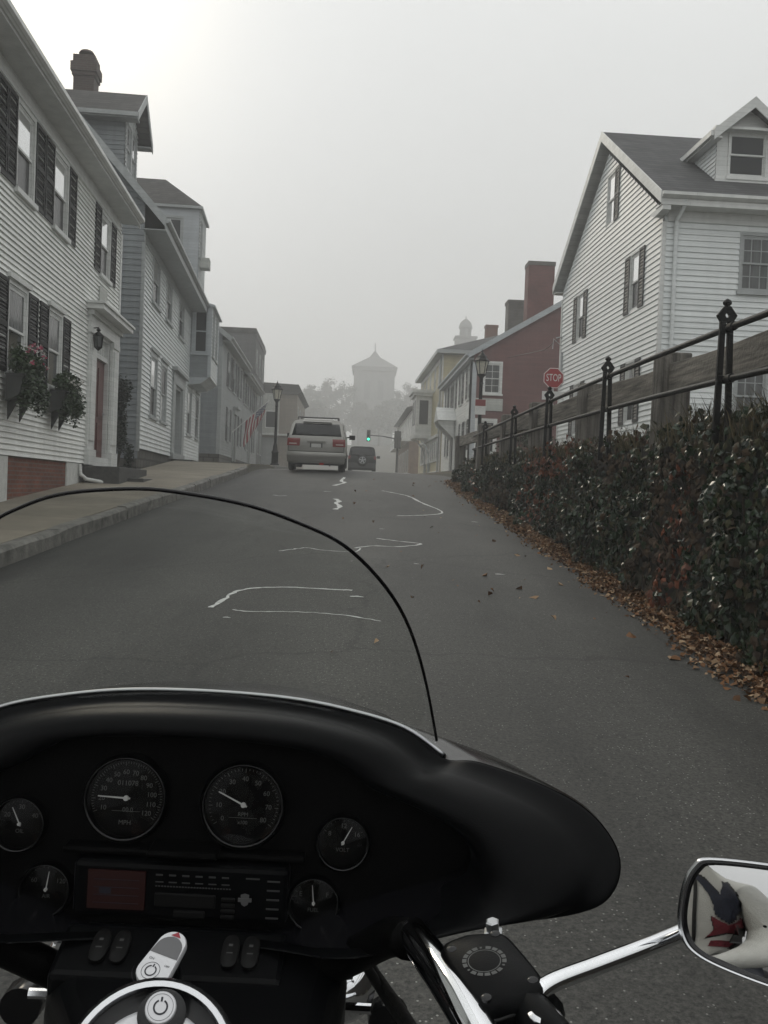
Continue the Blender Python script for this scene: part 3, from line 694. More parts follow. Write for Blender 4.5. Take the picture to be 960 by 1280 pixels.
cross_roof(H, s0, s1, d0-.40, 4.0, 11.95, 12.98, .36)
# hipped turret dormer
s0, s1, y1 = 12.75, 15.3, 4.6
zt = 12.6
H.wall('turret front', (s0,-.02,0), (1,0,0), [(0,8.45),(s1-s0,8.45),(s1-s0,zt),(0,zt)], 'grey_boards', .13)
H.wall('turret near', (s0,y1,0), (0,-1,0), [(0,11.9),(y1-.6,8.9),(y1+.02,8.45),(y1+.02,zt),(0,zt)], 'bluegrey_trim', .13, flat=True)
H.wall('turret far', (s1,-.02,0), (0,1,0), [(0,8.45),(.6,8.9),(y1,11.9),(y1,zt),(0,zt)], 'grey_boards', .13)
H.window('turret near', y1-1.28, 10.3, y1-.68, 12.1, casing=.09, trim='grey_trim', top='screen_glass', bot='screen_glass')
H.window('turret front', .35, 10.7, 1.05, 12.2, casing=.09, trim='grey_trim', bot='blind_glass')
m = MB(); c = (s0+s1)/2; o = .10; zR = 14.0
A = [(s0-o,-o-.02,zt),(s1+o,-o-.02,zt),(s1+o,y1,zt),(s0-o,y1,zt)]; R0, R1 = (c,1.55,zR),(c,y1,zR)
m.poly([A[0],A[1],R0]); m.poly([A[0],R0,R1,A[3]]); m.poly([A[1],A[2],R1,R0]); m.poly(A[::-1]); m.poly([A[2],A[3],R1])
H.part(m,'dormer_roof',MAT['shingles_brown'])
m = MB(); m.box(s0-o-.03,-o-.05,zt-.1,s1+o+.03,-o,zt-.001); m.box(s0-o-.03,-o,zt-.1,s0-o+.02,y1,zt-.001); m.box(s0-o,-o,zt-.099,s1+o,.0,zt-.06); H.part(m,'dormer_trim',MAT['grey_trim'])
m = MB(); m.box(s0+.38,-.42,10.28,s0+1.0,-.04,10.68)
for k in range(6): m.box(s0+.42,-.425,10.32+k*.055,s0+.96,-.42,10.35+k*.055)
H.part(m,'air_conditioner',MAT['pale_wall'],bevel=.01)
# chimney on the ridge
m = MB(); cx, cy = 4.3, 2.62; z0 = 11.0
m.box(cx-.33,cy-.31,z0,cx+.33,cy+.31,13.75); m.box(cx-.37,cy-.35,13.75,cx+.37,cy+.35,13.87); m.box(cx-.41,cy-.39,13.87,cx+.41,cy+.39,14.15); m.box(cx-.35,cy-.33,14.15,cx+.35,cy+.33,14.38)
ch = H.part(m,'chimney',MAT['chimney_brick'],bevel=.012)
m = MB(); m.lathe([(.11,14.38),(.10,14.50),(.13,14.52),(.24,14.54),(.19,14.61),(.06,14.67)],14,M.Translation((cx,cy,0))); H.part(m,'chimney_pot',MAT['chimney_brick'],40,parent=ch)
m = MB(); m.box(.02,.03,1.2,L-.02,.3,2.375); m.box(.0,.02,1.2,.3,D,2.37); H.part(m,'stone_foundation',MAT['rubble_stone'])
m = MB(); m.fbox(T,6.5,1.6,.02,9.3,2.29,.75); H.part(m,'doorstep',MAT['granite_dark'],bevel=.015)
H.finish()

# ---- two row houses with dark shutters
def row_house(loc, ang, L, label, near_wall, wins_u, wins_l, door, wallmat, ztop, zbase, ze, tp=.75, D=8.):
    H = House('row_house', label, 'house', (loc[0],loc[1],loc[2]), rad(90+ang), 'row houses with dark shutters')
    H.wall('front',(0,0,0),(1,0,0),[(0,zbase),(L,zbase),(L,ztop),(0,ztop)],wallmat,.13)
    zw = ze+.4*tp-.2
    H.wall('near',(0,D,0),(0,-1,0),[(0,zbase),(D,zbase),(D,zw),(D/2,zw+D/2*tp),(0,zw)],near_wall,.15)
    H.wall('far',(L,0,0),(0,1,0),[(0,zbase),(D,zbase),(D,zw),(D/2,zw+D/2*tp),(0,zw)],near_wall,.15)
    gable_roof(H,-.15,L+.1,D,ze,tp,.4,mat='shingles_brown',trim='grey_trim',zs=ztop+.01)
    for (a,b) in wins_u: H.window('front',a,6.45,b,8.05,casing=.09,trim='grey_trim',sh='shutter_grey',shw=.55,shp=.1)
    for (a,b) in wins_l: H.window('front',a,3.75,b,5.35,casing=.09,trim='grey_trim',sh='shutter_grey',shw=.55,shp=.1,bot='blind_glass')
    T = H.W['front']['T']
    m = MB(); m.fbox(T,door-.2,zbase-.2,0,door,5.3,.08); m.fbox(T,door+1.1,zbase-.2,0,door+1.3,5.3,.08); m.fbox(T,door-.25,5.3,0,door+1.35,5.6,.14); m.fbox(T,door-.35,5.6,0,door+1.45,5.7,.3); H.part(m,'door_surround',MAT['grey_trim'])
    m = MB(); m.fbox(T,door,zbase-.15,-.02,door+1.1,5.3,.03); H.part(m,'door',MAT['door_dark'])
    m = MB(); m.fbox(T,-.0,zbase-1.2,-.3,L,zbase-.003,.02); m.box(.02,.0,zbase-1.2,.3,D,zbase-.003); H.part(m,'stone_foundation',MAT['rubble_stone'])
    corner_board(H,[(0,0,1,1)],(zbase,ztop-.25),'grey_trim',.14)
    m = MB(); m.fbox(T,door-.3,zbase-1.0,.021,door+1.4,zbase-.2,.7); H.part(m,'doorstep',MAT['granite_dark'],bevel=.02)
    H.finish(); return H
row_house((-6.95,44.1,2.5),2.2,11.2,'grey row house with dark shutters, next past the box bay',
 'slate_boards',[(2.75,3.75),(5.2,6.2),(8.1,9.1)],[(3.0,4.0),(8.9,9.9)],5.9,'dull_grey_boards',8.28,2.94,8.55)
row_house((-7.39,55.35,2.6),2.2,11.0,'foggy grey row house with dark shutters, behind the hanging flag',
 'dull_grey_boards',[(.3,1.2),(1.9,2.8),(5.2,6.2),(8.2,9.2)],[(2.4,3.3),(7.2,8.2)],4.0,'dull_grey_boards',7.95,2.94,8.2)
# ---- tall dark house
H = House('tall_dark_house','tall plain dark shingled house rising above the row houses','house',(-8.15,66.6,2.6),rad(92))
L, D = 9., 9.
H.wall('front',(0,0,0),(1,0,0),[(0,2.6),(L,2.6),(L,12.4),(0,12.4)],'dark_boards',.16); H.wall('near',(0,D,0),(0,-1,0),[(0,2.6),(D,2.6),(D,12.4),(0,12.4)],'dark_boards',.16); H.wall('far',(L,0,0),(0,1,0),[(0,2.6),(D,2.6),(D,12.4),(0,12.4)],'dark_boards',.16)
for z in (4,7,9.8):
    for a in (1.2,4,6.8): H.window('front',a,z,a+1,z+1.6,trim='grey_trim')
m = MB(); m.box(-.06,-.10,12.4,L+.25,D+.2,12.55); m.box(-.02,-.04,12.55,L+.15,D+.1,12.8); H.part(m,'roof',MAT['shingles_brown'])
m = MB(); m.box(-.03,-.08,12.2,L+.2,-.003,12.399); H.part(m,'cornice',MAT['dark_boards'])
H.finish()
# ---- tan corner building
H = House('corner_building','tan flat fronted corner building seen behind the street lamp and minivan','building',(-6.0,80,2.75),rad(91))
L, D = 14., 9.
H.wall('front',(0,0,0),(1,0,0),[(0,2.7),(L,2.7),(L,9.7),(0,9.7)],'tan_wall',.2,flat=True); H.wall('near',(0,D,0),(0,-1,0),[(0,2.7),(D,2.7),(D,10.35),(0,10.35)],'tan_wall',.2,flat=True); H.wall('far',(L,0,0),(0,1,0),[(0,2.7),(D,2.7),(D,9.7),(0,9.7)],'tan_wall',.2,flat=True)
for z in (4,6.8):
    for a in (1.5,5,8.5,12): H.window('front',a,z,a+1,z+1.7,trim='grey_trim',casing=.12)
m = MB(); m.prism([(-.2,-.42,9.75),(-.2,-.1,10.35),(-.2,D+.3,10.6),(-.2,D+.3,9.5),(-.2,0,9.5)],(L+.4,0,0)); H.part(m,'roof',MAT['shingles_brown'])
T = H.W['near']['T']
m = MB(); m.fbox(T,D-5.6,6.05,.02,D-1.5,9.5,.35); H.part(m,'upper_bay',MAT['pale_wall'])
for a in (D-5.2,D-3.9,D-2.6):
    f = MB(); f.fbox(T,a-.08,6.5,.351,a+.9,8.0,.38); w = H.part(f,'window',MAT['white_trim']); f = MB(); f.fbox(T,a,6.58,.375,a+.82,7.92,.385); H.part(f,'pane',MAT['screen_glass'],parent=w)
m = MB(); m.fbox(T,D-5.8,5.9,.02,D-.6,6.045,.5); H.part(m,'ledge',MAT['white_trim'])
m = MB(); m.fbox(T,D-5.6,2.7,.02,D-1.6,5.7,.06)
for k in range(5): m.fbox(T,D-5.5,2.9+k*.55,.061,D-1.7,3.4+k*.55,.09)
H.part(m,'garage_door',MAT['dull_grey_boards'])
H.finish()

# ------------------------------------------------------------------ other side of the street
def rloc(x, y, ang, W, z): 
    a = rad(ang); return (x-math.sin(a)*W, y+math.cos(a)*W, z)
# ---- white gabled house (facing camera side = x==W end turned: local x runs towards the camera)
H = House('white_gabled_house','big white clapboard house with grey shingle roof and dormer, behind the timber fence','house',(6.5,20.6,2.15),rad(2.4))
# local x = to the side away from the street, local y = up the street
L, D = 13., 8.75
zc, tp, zE = 8.0, .648, 8.30
H.wall('front',(0,0,0),(1,0,0),[(0,2.3),(L,2.3),(L,zc),(0,zc)],'white_siding',.13)
H.wall('gable',(0,D,0),(0,-1,0),[(0,2.3),(D,2.3),(D,zc),(D/2,zc+D/2*tp),(0,zc)],'white_siding',.13)
H.wall('far',(L,0,0),(0,1,0),[(0,2.3),(D,2.3),(D,zc),(D/2,zc+D/2*tp),(0,zc)],'white_siding',.13)
body_back(H,L,D,0,2.3,zc,'white_siding')
zr_ = gable_roof(H,-.22,L+.3,D,zE,tp,.42,mat='shingles',trim='white_trim',zs=8.01,fascia=.3)
m = MB(); m.prism([(-.20,-.42,8.0),(-.20,-.42,7.9),(-.20,.1,7.86),(-.20,.42,8.0)],(.19,0,0)); H.part(m,'eave_return',MAT['white_trim'])
g = lambda u: D-u    # the gable wall is measured from its near corner
for (u0,u1,z0,z1) in ((1.52,2.1,6.15,7.5),(6.3,6.88,6.2,7.5),(1.52,2.12,3.4,4.85),(6.25,6.9,3.4,4.85)):
    H.window('gable',g(u1),z0,g(u0),z1,casing=.05,sh='shutter_grey',shw=.36,shp=.07,bot='screen_glass',sill=False)
H.window('gable',g(4.32),8.85,g(3.72),10.15,casing=.05,sh='shutter_grey',shw=.36,shp=.07,bot='blind_glass',sill=False,sh_sides=(0,1))
H.window('front',1.82,6.32,2.5,7.55,casing=.06,top='curtain_glass',bot='curtain_glass',mun=(3,2),trim='grey_trim'); H.window('front',1.82,3.3,2.5,4.6,casing=.06,top='curtain_glass',bot='curtain_glass',mun=(3,2),trim='grey_trim')
H.window('front',5.2,6.32,5.9,7.55,casing=.06,top='curtain_glass',bot='curtain_glass',mun=(3,2),trim='grey_trim'); H.window('front',8.6,6.32,9.3,7.55,casing=.06,top='curtain_glass',bot='curtain_glass',mun=(3,2),trim='grey_trim'); H.window('front',5.2,3.3,5.9,4.6,casing=.06,top='curtain_glass',bot='curtain_glass',mun=(3,2),trim='grey_trim')
corner_board(H,[(0,0,1,1)],(2.3,zc-.25),'white_trim',.05); corner_board(H,[(0,D,1,-1)],(2.3,zc-.25),'white_trim',.05)
m = MB(); m.tube([(.32,-.40,8.15),(.32,-.36,8.02),(.26,-.10,7.78),(.26,-.085,7.6),(.26,-.085,2.4)],.045,8); H.part(m,'downpipe',MAT['white_siding'],50)
# dormer on the front slope
s0,s1,y0 = 1.38,2.84,.6
zs0 = zE+(y0+.42)*tp; zD = 10.16
H.wall('dormer front',(s0,y0,0),(1,0,0),[(0,zs0-.1),(s1-s0,zs0-.1),(s1-s0,zD),((s1-s0)/2,10.6),(0,zD)],'white_trim',.3,flat=True)
dd = (zD-zE)/tp-.42
H.wall('dormer side',(s0,dd+.2,0),(0,-1,0),[(0,zD),(dd+.2-y0-.01,zs0-.05),(dd+.2-y0,zs0-.05),(dd+.2-y0,zD)],'white_siding',.10)
H.wall('dormer far side',(s1,y0,0),(0,1,0),[(0,zs0-.05),(.01,zs0-.05),(dd+.2-y0,zD),(0,zD)],'white_siding',.10)
H.window('dormer front',.30,9.08,1.16,10.06,casing=.03,top='dark_glass',bot='dark_glass',trim='white_trim')
cross_roof(H,s0,s1,y0-.3,4.2,10.0,10.78,.2,mat='shingles',trim='white_trim')
m = MB(); m.box(s0-.03,y0-.06,zs0-.12,s1+.03,y0-.003,zs0+.02); H.part(m,'dormer_sill',MAT['white_trim']); m = MB(); m.box(s0-.12,y0-.2,10.08,s1+.12,y0-.003,10.14); H.part(m,'dormer_cornice',MAT['white_trim'])
m = MB(); m.box(.1,.03,1.6,L,.25,2.295); m.box(.03,.03,1.6,.25,D,2.29); H.part(m,'foundation',MAT['granite'])
m = MB(); m.tube([(-.2,D-.1,6.55),(-.02,D-.1,6.6)],.02,6); m.tube([(-.3,D-.12,6.2),(-.28,D-.12,6.52),(-.02,D-.12,6.3)],.015,6); m.box(-.06,D-.3,5.0,-.02,D-.15,6.1); H.part(m,'wire_bracket',MAT['steel'])
H.finish()

# ---- maroon gable house with white street front
W = 13.6; ang = .8
H = House('maroon_gable_house','white fronted house with bare maroon gable end, tall maroon chimney and white rake board','house',rloc(4.83,42,ang,W,2.3),rad(-90+ang))
D, zs, ze, tp, e = 12., 7.62, 7.92, .61, .28
s = lambda u: W-u
H.wall('front',(0,0,0),(1,0,0),[(0,2.5),(W,2.5),(W,zs),(0,zs)],'white_boards',.13)
zw = ze+e*tp-.18
H.wall('gable',(W,0,0),(0,1,0),[(0,2.3),(D,2.3),(D,zw),(D/2,zw+D/2*tp),(0,zw)],'maroon_wall',.2,flat=True)
H.wall('far',(0,D,0),(0,-1,0),[(0,2.3),(D,2.3),(D,zw),(D/2,zw+D/2*tp),(0,zw)],'maroon_wall',.2,flat=True)
gable_roof(H,-.1,W+.12,D,ze,tp,e,mat='shingles',trim='bluegrey_trim',zs=zs+.01)
H.window('gable',.50,6.12,1.22,7.48,casing=.1,top='curtain_glass',bot='curtain_glass',mun=(2,2))
H.window('gable',.25,3.4,1.05,4.85,casing=.12,top='dark_glass',bot='dark_glass')
for (u0,u1) in ((1.1,1.9),(4.0,4.8),(6.9,7.7),(9.2,10.0),(10.9,11.7)): H.window('front',s(u1),6.0,s(u0),7.45,casing=.08,sh='shutter_grey',shw=.5,shp=.09)
for (u0,u1) in ((1.6,2.4),(3.4,4.2),(10.2,11.0)): H.window('front',s(u1),3.6,s(u0),4.95,casing=.08,sh='shutter_grey',shw=.5,shp=.09)
T = H.W['gable']['T']
m = MB(); m.fbox(T,.12,5.32,.005,1.38,5.88,.05); H.part(m,'sign_panel',MAT['pale_wall'])
m = MB(); m.fbox(T,-.06,2.4,.004,.14,7.5,.035); H.part(m,'corner_board',MAT['bluegrey_trim'])
m = MB(); m.tube([(W-.06,-.1,7.6),(W-.06,-.09,2.6)],.05,8); H.part(m,'downpipe',MAT['iron_black'],50)
T = H.W['front']['T']
a, b = s(8.2), s(6.2)
m = MB(); m.fbox(T,a,2.4,0,a+.2,5.3,.12); m.fbox(T,b-.2,2.4,0,b,5.3,.12); m.prism([T(a-.2,5.3,.0),T((a+b)/2,6.05,.0),T(b+.2,5.3,.0)],T(0,0,1.0)-T(0,0,0))
for q in (a,b-.12): m.prism([T(q,5.29,.05),T(q,5.29,.95),T(q,5.15,.95),T(q,4.3,.05)],T(.12,0,0)-T(0,0,0))
H.part(m,'door_hood',MAT['white_trim'])
m = MB(); m.fbox(T,a+.2,2.4,.005,b-.2,5.2,.03); H.part(m,'door',MAT['door_dark'])
m = MB(); cy = 2.98; m.box(W-1.15,cy-.6,8.5,W-.25,cy+.6,12.1); ch = None
c1 = H.part(m,'chimney',MAT['chimney_maroon']); m = MB(); m.box(W-1.18,cy-.63,12.1,W-.22,cy+.63,12.28); H.part(m,'chimney_cap',MAT['chimney_grey'],parent=c1)
m = MB(); cy = 2.5; m.box(W-4.6,cy-.42,8.0,W-3.7,cy+.42,11.05); c1 = H.part(m,'chimney',MAT['chimney_grey']); m = MB(); m.box(W-4.64,cy-.46,11.05,W-3.66,cy+.46,11.2); H.part(m,'chimney_cap',MAT['chimney_grey'],parent=c1)
m = MB(); m.box(.05,.03,1.8,W-.05,.3,2.495); H.part(m,'foundation',MAT['granite_dark'])
H.finish()

# ---- yellow house with white oriel
W = 16.; ang = 1.5
H = House('yellow_house','yellow three storey house with hipped roof, white shopfront panels and white oriel over an arch','house',rloc(4.83,59,ang,W,2.45),rad(-90+ang))
D, zs = 10., 10.35
s = lambda u: W-u
H.wall('front',(0,0,0),(1,0,0),[(0,2.6),(W,2.6),(W,zs),(0,zs)],'yellow_boards',.16)
H.wall('near',(W,0,0),(0,1,0),[(0,2.6),(D,2.6),(D,zs),(0,zs)],'yellow_boards',.16)
H.wall('far',(0,D,0),(0,-1,0),[(0,2.6),(D,2.6),(D,zs),(0,zs)],'yellow_boards',.16)
for u in (1.6,4.4,7.6,10.6,13.4): H.window('front',s(u+.9),8.55,s(u),10.1,casing=.1,bot='screen_glass')
for u in (1.6,11.6,13.8): H.window('front',s(u+.9),5.9,s(u),7.4,casing=.1)
T = H.W['front']['T']
m = MB(); m.fbox(T,s(13.5),3.55,.01,s(.4),5.1,.1); m.fbox(T,s(13.6),5.1,.0,s(.3),5.28,.25); m.fbox(T,s(13.6),2.6,.0,s(.3),2.9,.14); H.part(m,'shopfront',MAT['white_trim'])
for u in (.9,2.1,3.3,4.5,9.5,10.7,11.9):
    f = MB(); f.fbox(T,s(u+.8),3.65,.101,s(u),4.95,.115); w = H.part(f,'window',MAT['pale_wall']); f = MB(); f.fbox(T,s(u+.72),3.75,.11,s(u+.08),4.85,.125); H.part(f,'pane',MAT['screen_glass'],parent=w)
m = MB(); m.fbox(T,s(.16),2.6,0,s(-.05),10.04,.06); H.part(m,'corner_board',MAT['white_trim']); m = MB(); m.fbox(T,0,10.05,0,W,zs,.05); H.part(m,'frieze_board',MAT['white_trim'])
m = MB(); m.tube([(W-.35,-.12,10.3),(W-.35,-.12,2.6)],.06,8); H.part(m,'downpipe',MAT['grey_trim'],50)
m = MB(); o = .42; A = [(-o,-o,10.62),(W+o,-o,10.62),(W+o,D+o,10.62),(-o,D+o,10.62)]; R0, R1 = (W-4.6,D/2,12.75),(4.6,D/2,12.75)
m.poly([A[1],A[2],R0]); m.poly([A[0],A[1],R0,R1]); m.poly([A[2],A[3],R1,R0]); m.poly([A[3],A[0],R1]); H.part(m,'roof',MAT['shingles'])
m = MB(); m.box(-o-.06,-o-.06,10.38,W+o+.06,D+o+.06,10.615); H.part(m,'cornice',MAT['grey_trim'])
m = MB(); m.box(W-4.9,D/2-1.7,11.2,W-4.2,D/2-.9,13.0); m.box(W-4.94,D/2-1.74,13.0,W-4.16,D/2-.86,13.15); H.part(m,'chimney',MAT['red_brick'])
# oriel
o0, o1, pr = s(9.2), s(6.3), 1.15
m = MB()
m.fbox(T,o0,5.55,.01,o1,8.3,pr); m.fbox(T,o0-.2,8.3,.0,o1+.2,8.5,pr+.2); m.fbox(T,o0-.3,8.5,.0,o1+.3,8.72,pr+.32); m.fbox(T,o0-.12,5.3,.0,o1+.12,5.549,pr+.12)
orl = H.part(m,'oriel',MAT['white_trim'])
m = MB()
m.prism([(o1+.003,-.28,6.3),(o1+.003,-.9,6.3),(o1+.003,-.9,8.0),(o1+.003,-.28,8.0)],(.02,0,0))
m.fbox(T,o0+.3,6.3,pr+.003,o0+1.2,8.0,pr+.02); m.fbox(T,o1-1.2,6.3,pr+.003,o1-.3,8.0,pr+.02); H.part(m,'pane',MAT['screen_glass'],parent=orl)
m = MB()
arc = [(-.02-1.1*(1-math.cos(t*PI/2/8)), 3.6+1.69*math.sin(t*PI/2/8)) for t in range(9)]
for xx in (o0-.05, o1-.15):
    for k in range(8):
        (y0_,z0_),(y1_,z1_) = arc[k],arc[k+1]
        m.prism([(xx,y0_,z0_),(xx,y1_,z1_),(xx,y1_-.12*(1-k/8),z1_-.03),(xx,y0_-.14,z0_-.02)],(.2,0,0))
    m.prism([(xx,-.02,3.6),(xx,-.02,2.6),(xx,-.2,2.6),(xx,-.2,3.6)],(.2,0,0))
    m.prism([(xx+.06,-.02,3.7),(xx+.06,-.02,5.29),(xx+.06,-1.1,5.29)],(.08,0,0)) if False else None
H.part(m,'oriel_bracket',MAT['grey_trim'])
H.finish()

# ---- brick building with white balustraded upper floor
W = 27.; ang = .75
H = House('brick_shop_building','brown brick shop building with white upper storey and long white canopy, fading into fog','building',rloc(4.25,88,ang,W,2.8),rad(-90+ang))
D = 9.
s = lambda u: W-u
H.wall('front',(0,0,0),(1,0,0),[(0,2.8),(W,2.8),(W,6.5),(0,6.5)],'brown_brick',.3,flat=True); H.wall('near',(W,0,0),(0,1,0),[(0,2.8),(D,2.8),(D,6.5),(0,6.5)],'brown_brick',.3,flat=True)
H.wall('upper front',(0,.3,0),(1,0,0),[(0,6.5),(W,6.5),(W,9.6),(0,9.6)],'white_boards',.16); H.wall('upper near',(W,.3,0),(0,1,0),[(0,6.5),(D,6.5),(D,9.6),(0,9.6)],'white_boards',.16); H.wall('far',(0,D,0),(0,-1,0),[(0,2.8),(D,2.8),(D,9.6),(0,9.6)],'white_boards',.16)
for k in range(9): H.window('upper front',1.2+k*2.9,7.2,2.3+k*2.9,9.0,casing=.12,top='screen_glass')
for k in range(8):
    u = 1.5+k*3.2; f = MB(); T = H.W['front']['T']; f.fbox(T,u,3.3,.003,u+1.6,5.6,.04); w = H.part(f,'window',MAT['grey_trim']); f = MB(); f.fbox(T,u+.12,3.42,.035,u+1.48,5.48,.05); H.part(f,'pane',MAT['screen_glass'],parent=w)
m = MB(); m.prism([(-.1,-.75,6.3),(-.1,-.75,6.5),(-.1,.3,6.95),(-.1,.3,6.3)],(W+.2,0,0))
for k in range(46): m.box(.2+k*.58,-.68,6.56,.28+k*.58,-.62,7.3)
m.box(0,-.72,7.3,W,-.58,7.4); H.part(m,'canopy',MAT['white_trim'])
m = MB(); m.prism([(-.3,-.4,9.5),(-.3,D/2,11.2),(-.3,D+.3,9.5)],(W+.6,0,0)); H.part(m,'roof',MAT['shingles_brown'])
H.finish()

pm('shingles_pale',(.12,.12,.118),.9,var=.2,vscale=2.); pm('pale_stone',(.17,.17,.165),.8,var=.2,vscale=1.)
# ---- church tower and domed cupola in the fog
Yt = 292; k_ = 1.30; zb = terr(2.1,Yt)
t = empty('church_tower',(2.1,Yt,zb),0,'square church tower with low pyramid roof and spike, a grey ghost in the fog','church tower'); ZB[t.name] = 0; ztop = 1.5+k_*28.3
def tx(m): m.X = M.Translation((0,0,ztop-zb))@M.Scale(k_,4)@M.Translation((0,0,-29.8)); return m
m = tx(MB()); m.box(-4.7,-4.7,5,4.7,4.7,29.8)
for sx in (-1,1):
    for sy in (-1,1): m.box(sx*4.3-.55,sy*4.3-.55,5,sx*4.3+.55,sy*4.3+.55,29.9)
m.build('tower_walls',MAT['pale_stone'],t)
m = tx(MB()); m.box(-5.3,-5.3,29.9,5.3,5.3,30.8); m.build('cornice',MAT['pale_stone'],t)
m = tx(MB()); b = [(-5.5,-5.5,30.8),(5.5,-5.5,30.8),(5.5,5.5,30.8),(-5.5,5.5,30.8)]; c = [(-1.3,-1.3,33.6),(1.3,-1.3,33.6),(1.3,1.3,33.6),(-1.3,1.3,33.6)]; m.loft([b,c],cap0=True); m.loft([c,[(p[0]*.08,p[1]*.08,35.3) for p in c]],cap1=True); m.tube([(0,0,35),(0,0,37.2)],.12,6); m.build('roof',MAT['shingles_pale'],t)
for k in (-1,1):
    m = tx(MB()); m.box(k*1.6-.7,-4.76,23,k*1.6+.7,-4.703,27.5); m.build('belfry_opening',MAT['dark_boards'],t); m = tx(MB()); m.box(-4.76,k*1.6-.7,23,-4.703,k*1.6+.7,27.5); m.build('belfry_opening',MAT['dark_boards'],t)
zb = terr(22.,216)
t = empty('domed_cupola',(22.2,216,zb),0,'pale domed cupola of a distant church, barely showing above the yellow house roof','church'); ZB[t.name] = 0
k_ = 1.19; ty = lambda m: (setattr(m,'X',M.Translation((0,0,1.5-zb-1.5*k_))@M.Scale(k_,4)),m)[1]
m = ty(MB()); m.box(-6,-5,2,6,12,22); m.prism([(-6.4,-5.2,22),(0,-5.2,27),(6.4,-5.2,22)],(0,17.4,0)); m.build('church_body',MAT['dark_boards'],t)
m = ty(MB()); m.box(-1.9,-4.5,22,1.9,-.7,31.4); m.box(-2.15,-4.75,31.4,2.15,-.45,31.75); m.build('cupola_base',MAT['pale_stone'],t)
m = ty(MB()); m.lathe([(1.15,31.75),(1.15,33.4),(1.35,33.5),(1.3,33.9),(1.05,34.6),(.6,35.1),(.1,35.35),(.08,35.9)],10,M.Translation((0,-2.6,0))); m.build('dome',MAT['pale_stone'],t,40)
# ------------------------------------------------------------------ ivy bank, fences, lamps, signs, flag, trees
pm('wall_stone', (.026,.023,.019), .95, var=.5, vscale=4, bump=.9, bscale=14, col2=(.012,.010,.008))
Y0, Y1 = -6., 28.6
def face_pt(y, v):
    """point of the retaining wall's street face, v from 0 (foot) to 1 (top)"""
    z0 = road_z(y)-.05; z1 = bank_z(y)+.02
    x0 = 2.74+.16*max(0,(y-24)/4.6)
    n = NZ.noise(V((y*.9, v*2.2, 1.3)))*.10 + NZ.noise(V((y*2.7, v*5., 7.)))*.05
    return V((x0+.25*v+n*(1 if 0<v<1 else .5), y, z0+(z1-z0)*v))
mb = MB(); rows = []
n = 150
for k in range(n+1):
    y = Y0+(Y1-Y0)*k/n
    r = [face_pt(y, v/9) for v in range(10)]
    r += [V((3.14,y,bank_z(y)+.03)), V((3.22,y,bank_z(y)-.02)), V((3.22,y,road_z(y)-.3)), V((2.9,y,road_z(y)-.3))]
    rows.append(r)
mb.loft(rows, closed=True, cap0=True, cap1=True)
tag(mb.build('retaining_wall', MAT['wall_stone'], smooth=60), 'rough stone retaining wall holding up the bank, mostly hidden under ivy', 'wall')

def leafmat(name, c1, c2, rough, spec=.25):
    t = NT(name); b = t.bs; b.inputs['Roughness'].default_value = rough; b.inputs['Specular IOR Level'].default_value = spec
    g = t.new('ShaderNodeNewGeometry'); rp = t.new('ShaderNodeValToRGB')
    rp.color_ramp.elements[0].color = c4(c1); rp.color_ramp.elements[1].color = c4(c2)
    t.link(g.outputs['Random Per Island'], rp.inputs['Fac']); t.link(rp.outputs['Color'], b.inputs['Base Color'])
    MAT[name] = t.m
leafmat('ivy_green', (.005,.012,.006), (.020,.038,.015), .22, .32)
leafmat('ivy_olive', (.018,.020,.009), (.055,.052,.022), .45)
leafmat('ivy_rust', (.05,.016,.008), (.17,.05,.02), .5)
leafmat('dry_brown', (.020,.013,.008), (.075,.050,.030), .8)
leafmat('litter_brown', (.045,.024,.012), (.22,.108,.048), .8)
leafmat('litter_pale', (.18,.11,.06), (.46,.33,.21), .8)
leafmat('dry_grass', (.06,.05,.026), (.15,.12,.065), .8)
r = random.Random(5)
def leaf(mb, p, nrm, s, rr, fold=.25):
    nrm = nrm.normalized(); a = V((rr.gauss(0,.5), rr.gauss(0,.5), -1+rr.gauss(0,.5))); a = (a-nrm*a.dot(nrm)).normalized(); b = nrm.cross(a)
    w = s*.46
    i = [mb.vert(q) for q in (p-a*s*.45, p+b*w-a*s*.12-nrm*s*fold*.6, p+b*w*.7+a*s*.25-nrm*s*fold*.4, p+a*s*.6-nrm*s*.15, p-b*w*.7+a*s*.25-nrm*s*fold*.4, p-b*w-a*s*.12-nrm*s*fold*.6, p+nrm*s*.02)]
    mb.face([i[0],i[1],i[2],i[6]]); mb.face([i[6],i[2],i[3]]); mb.face([i[6],i[3],i[4]]); mb.face([i[0],i[6],i[4],i[5]])
mb = MB(); cnt = 0
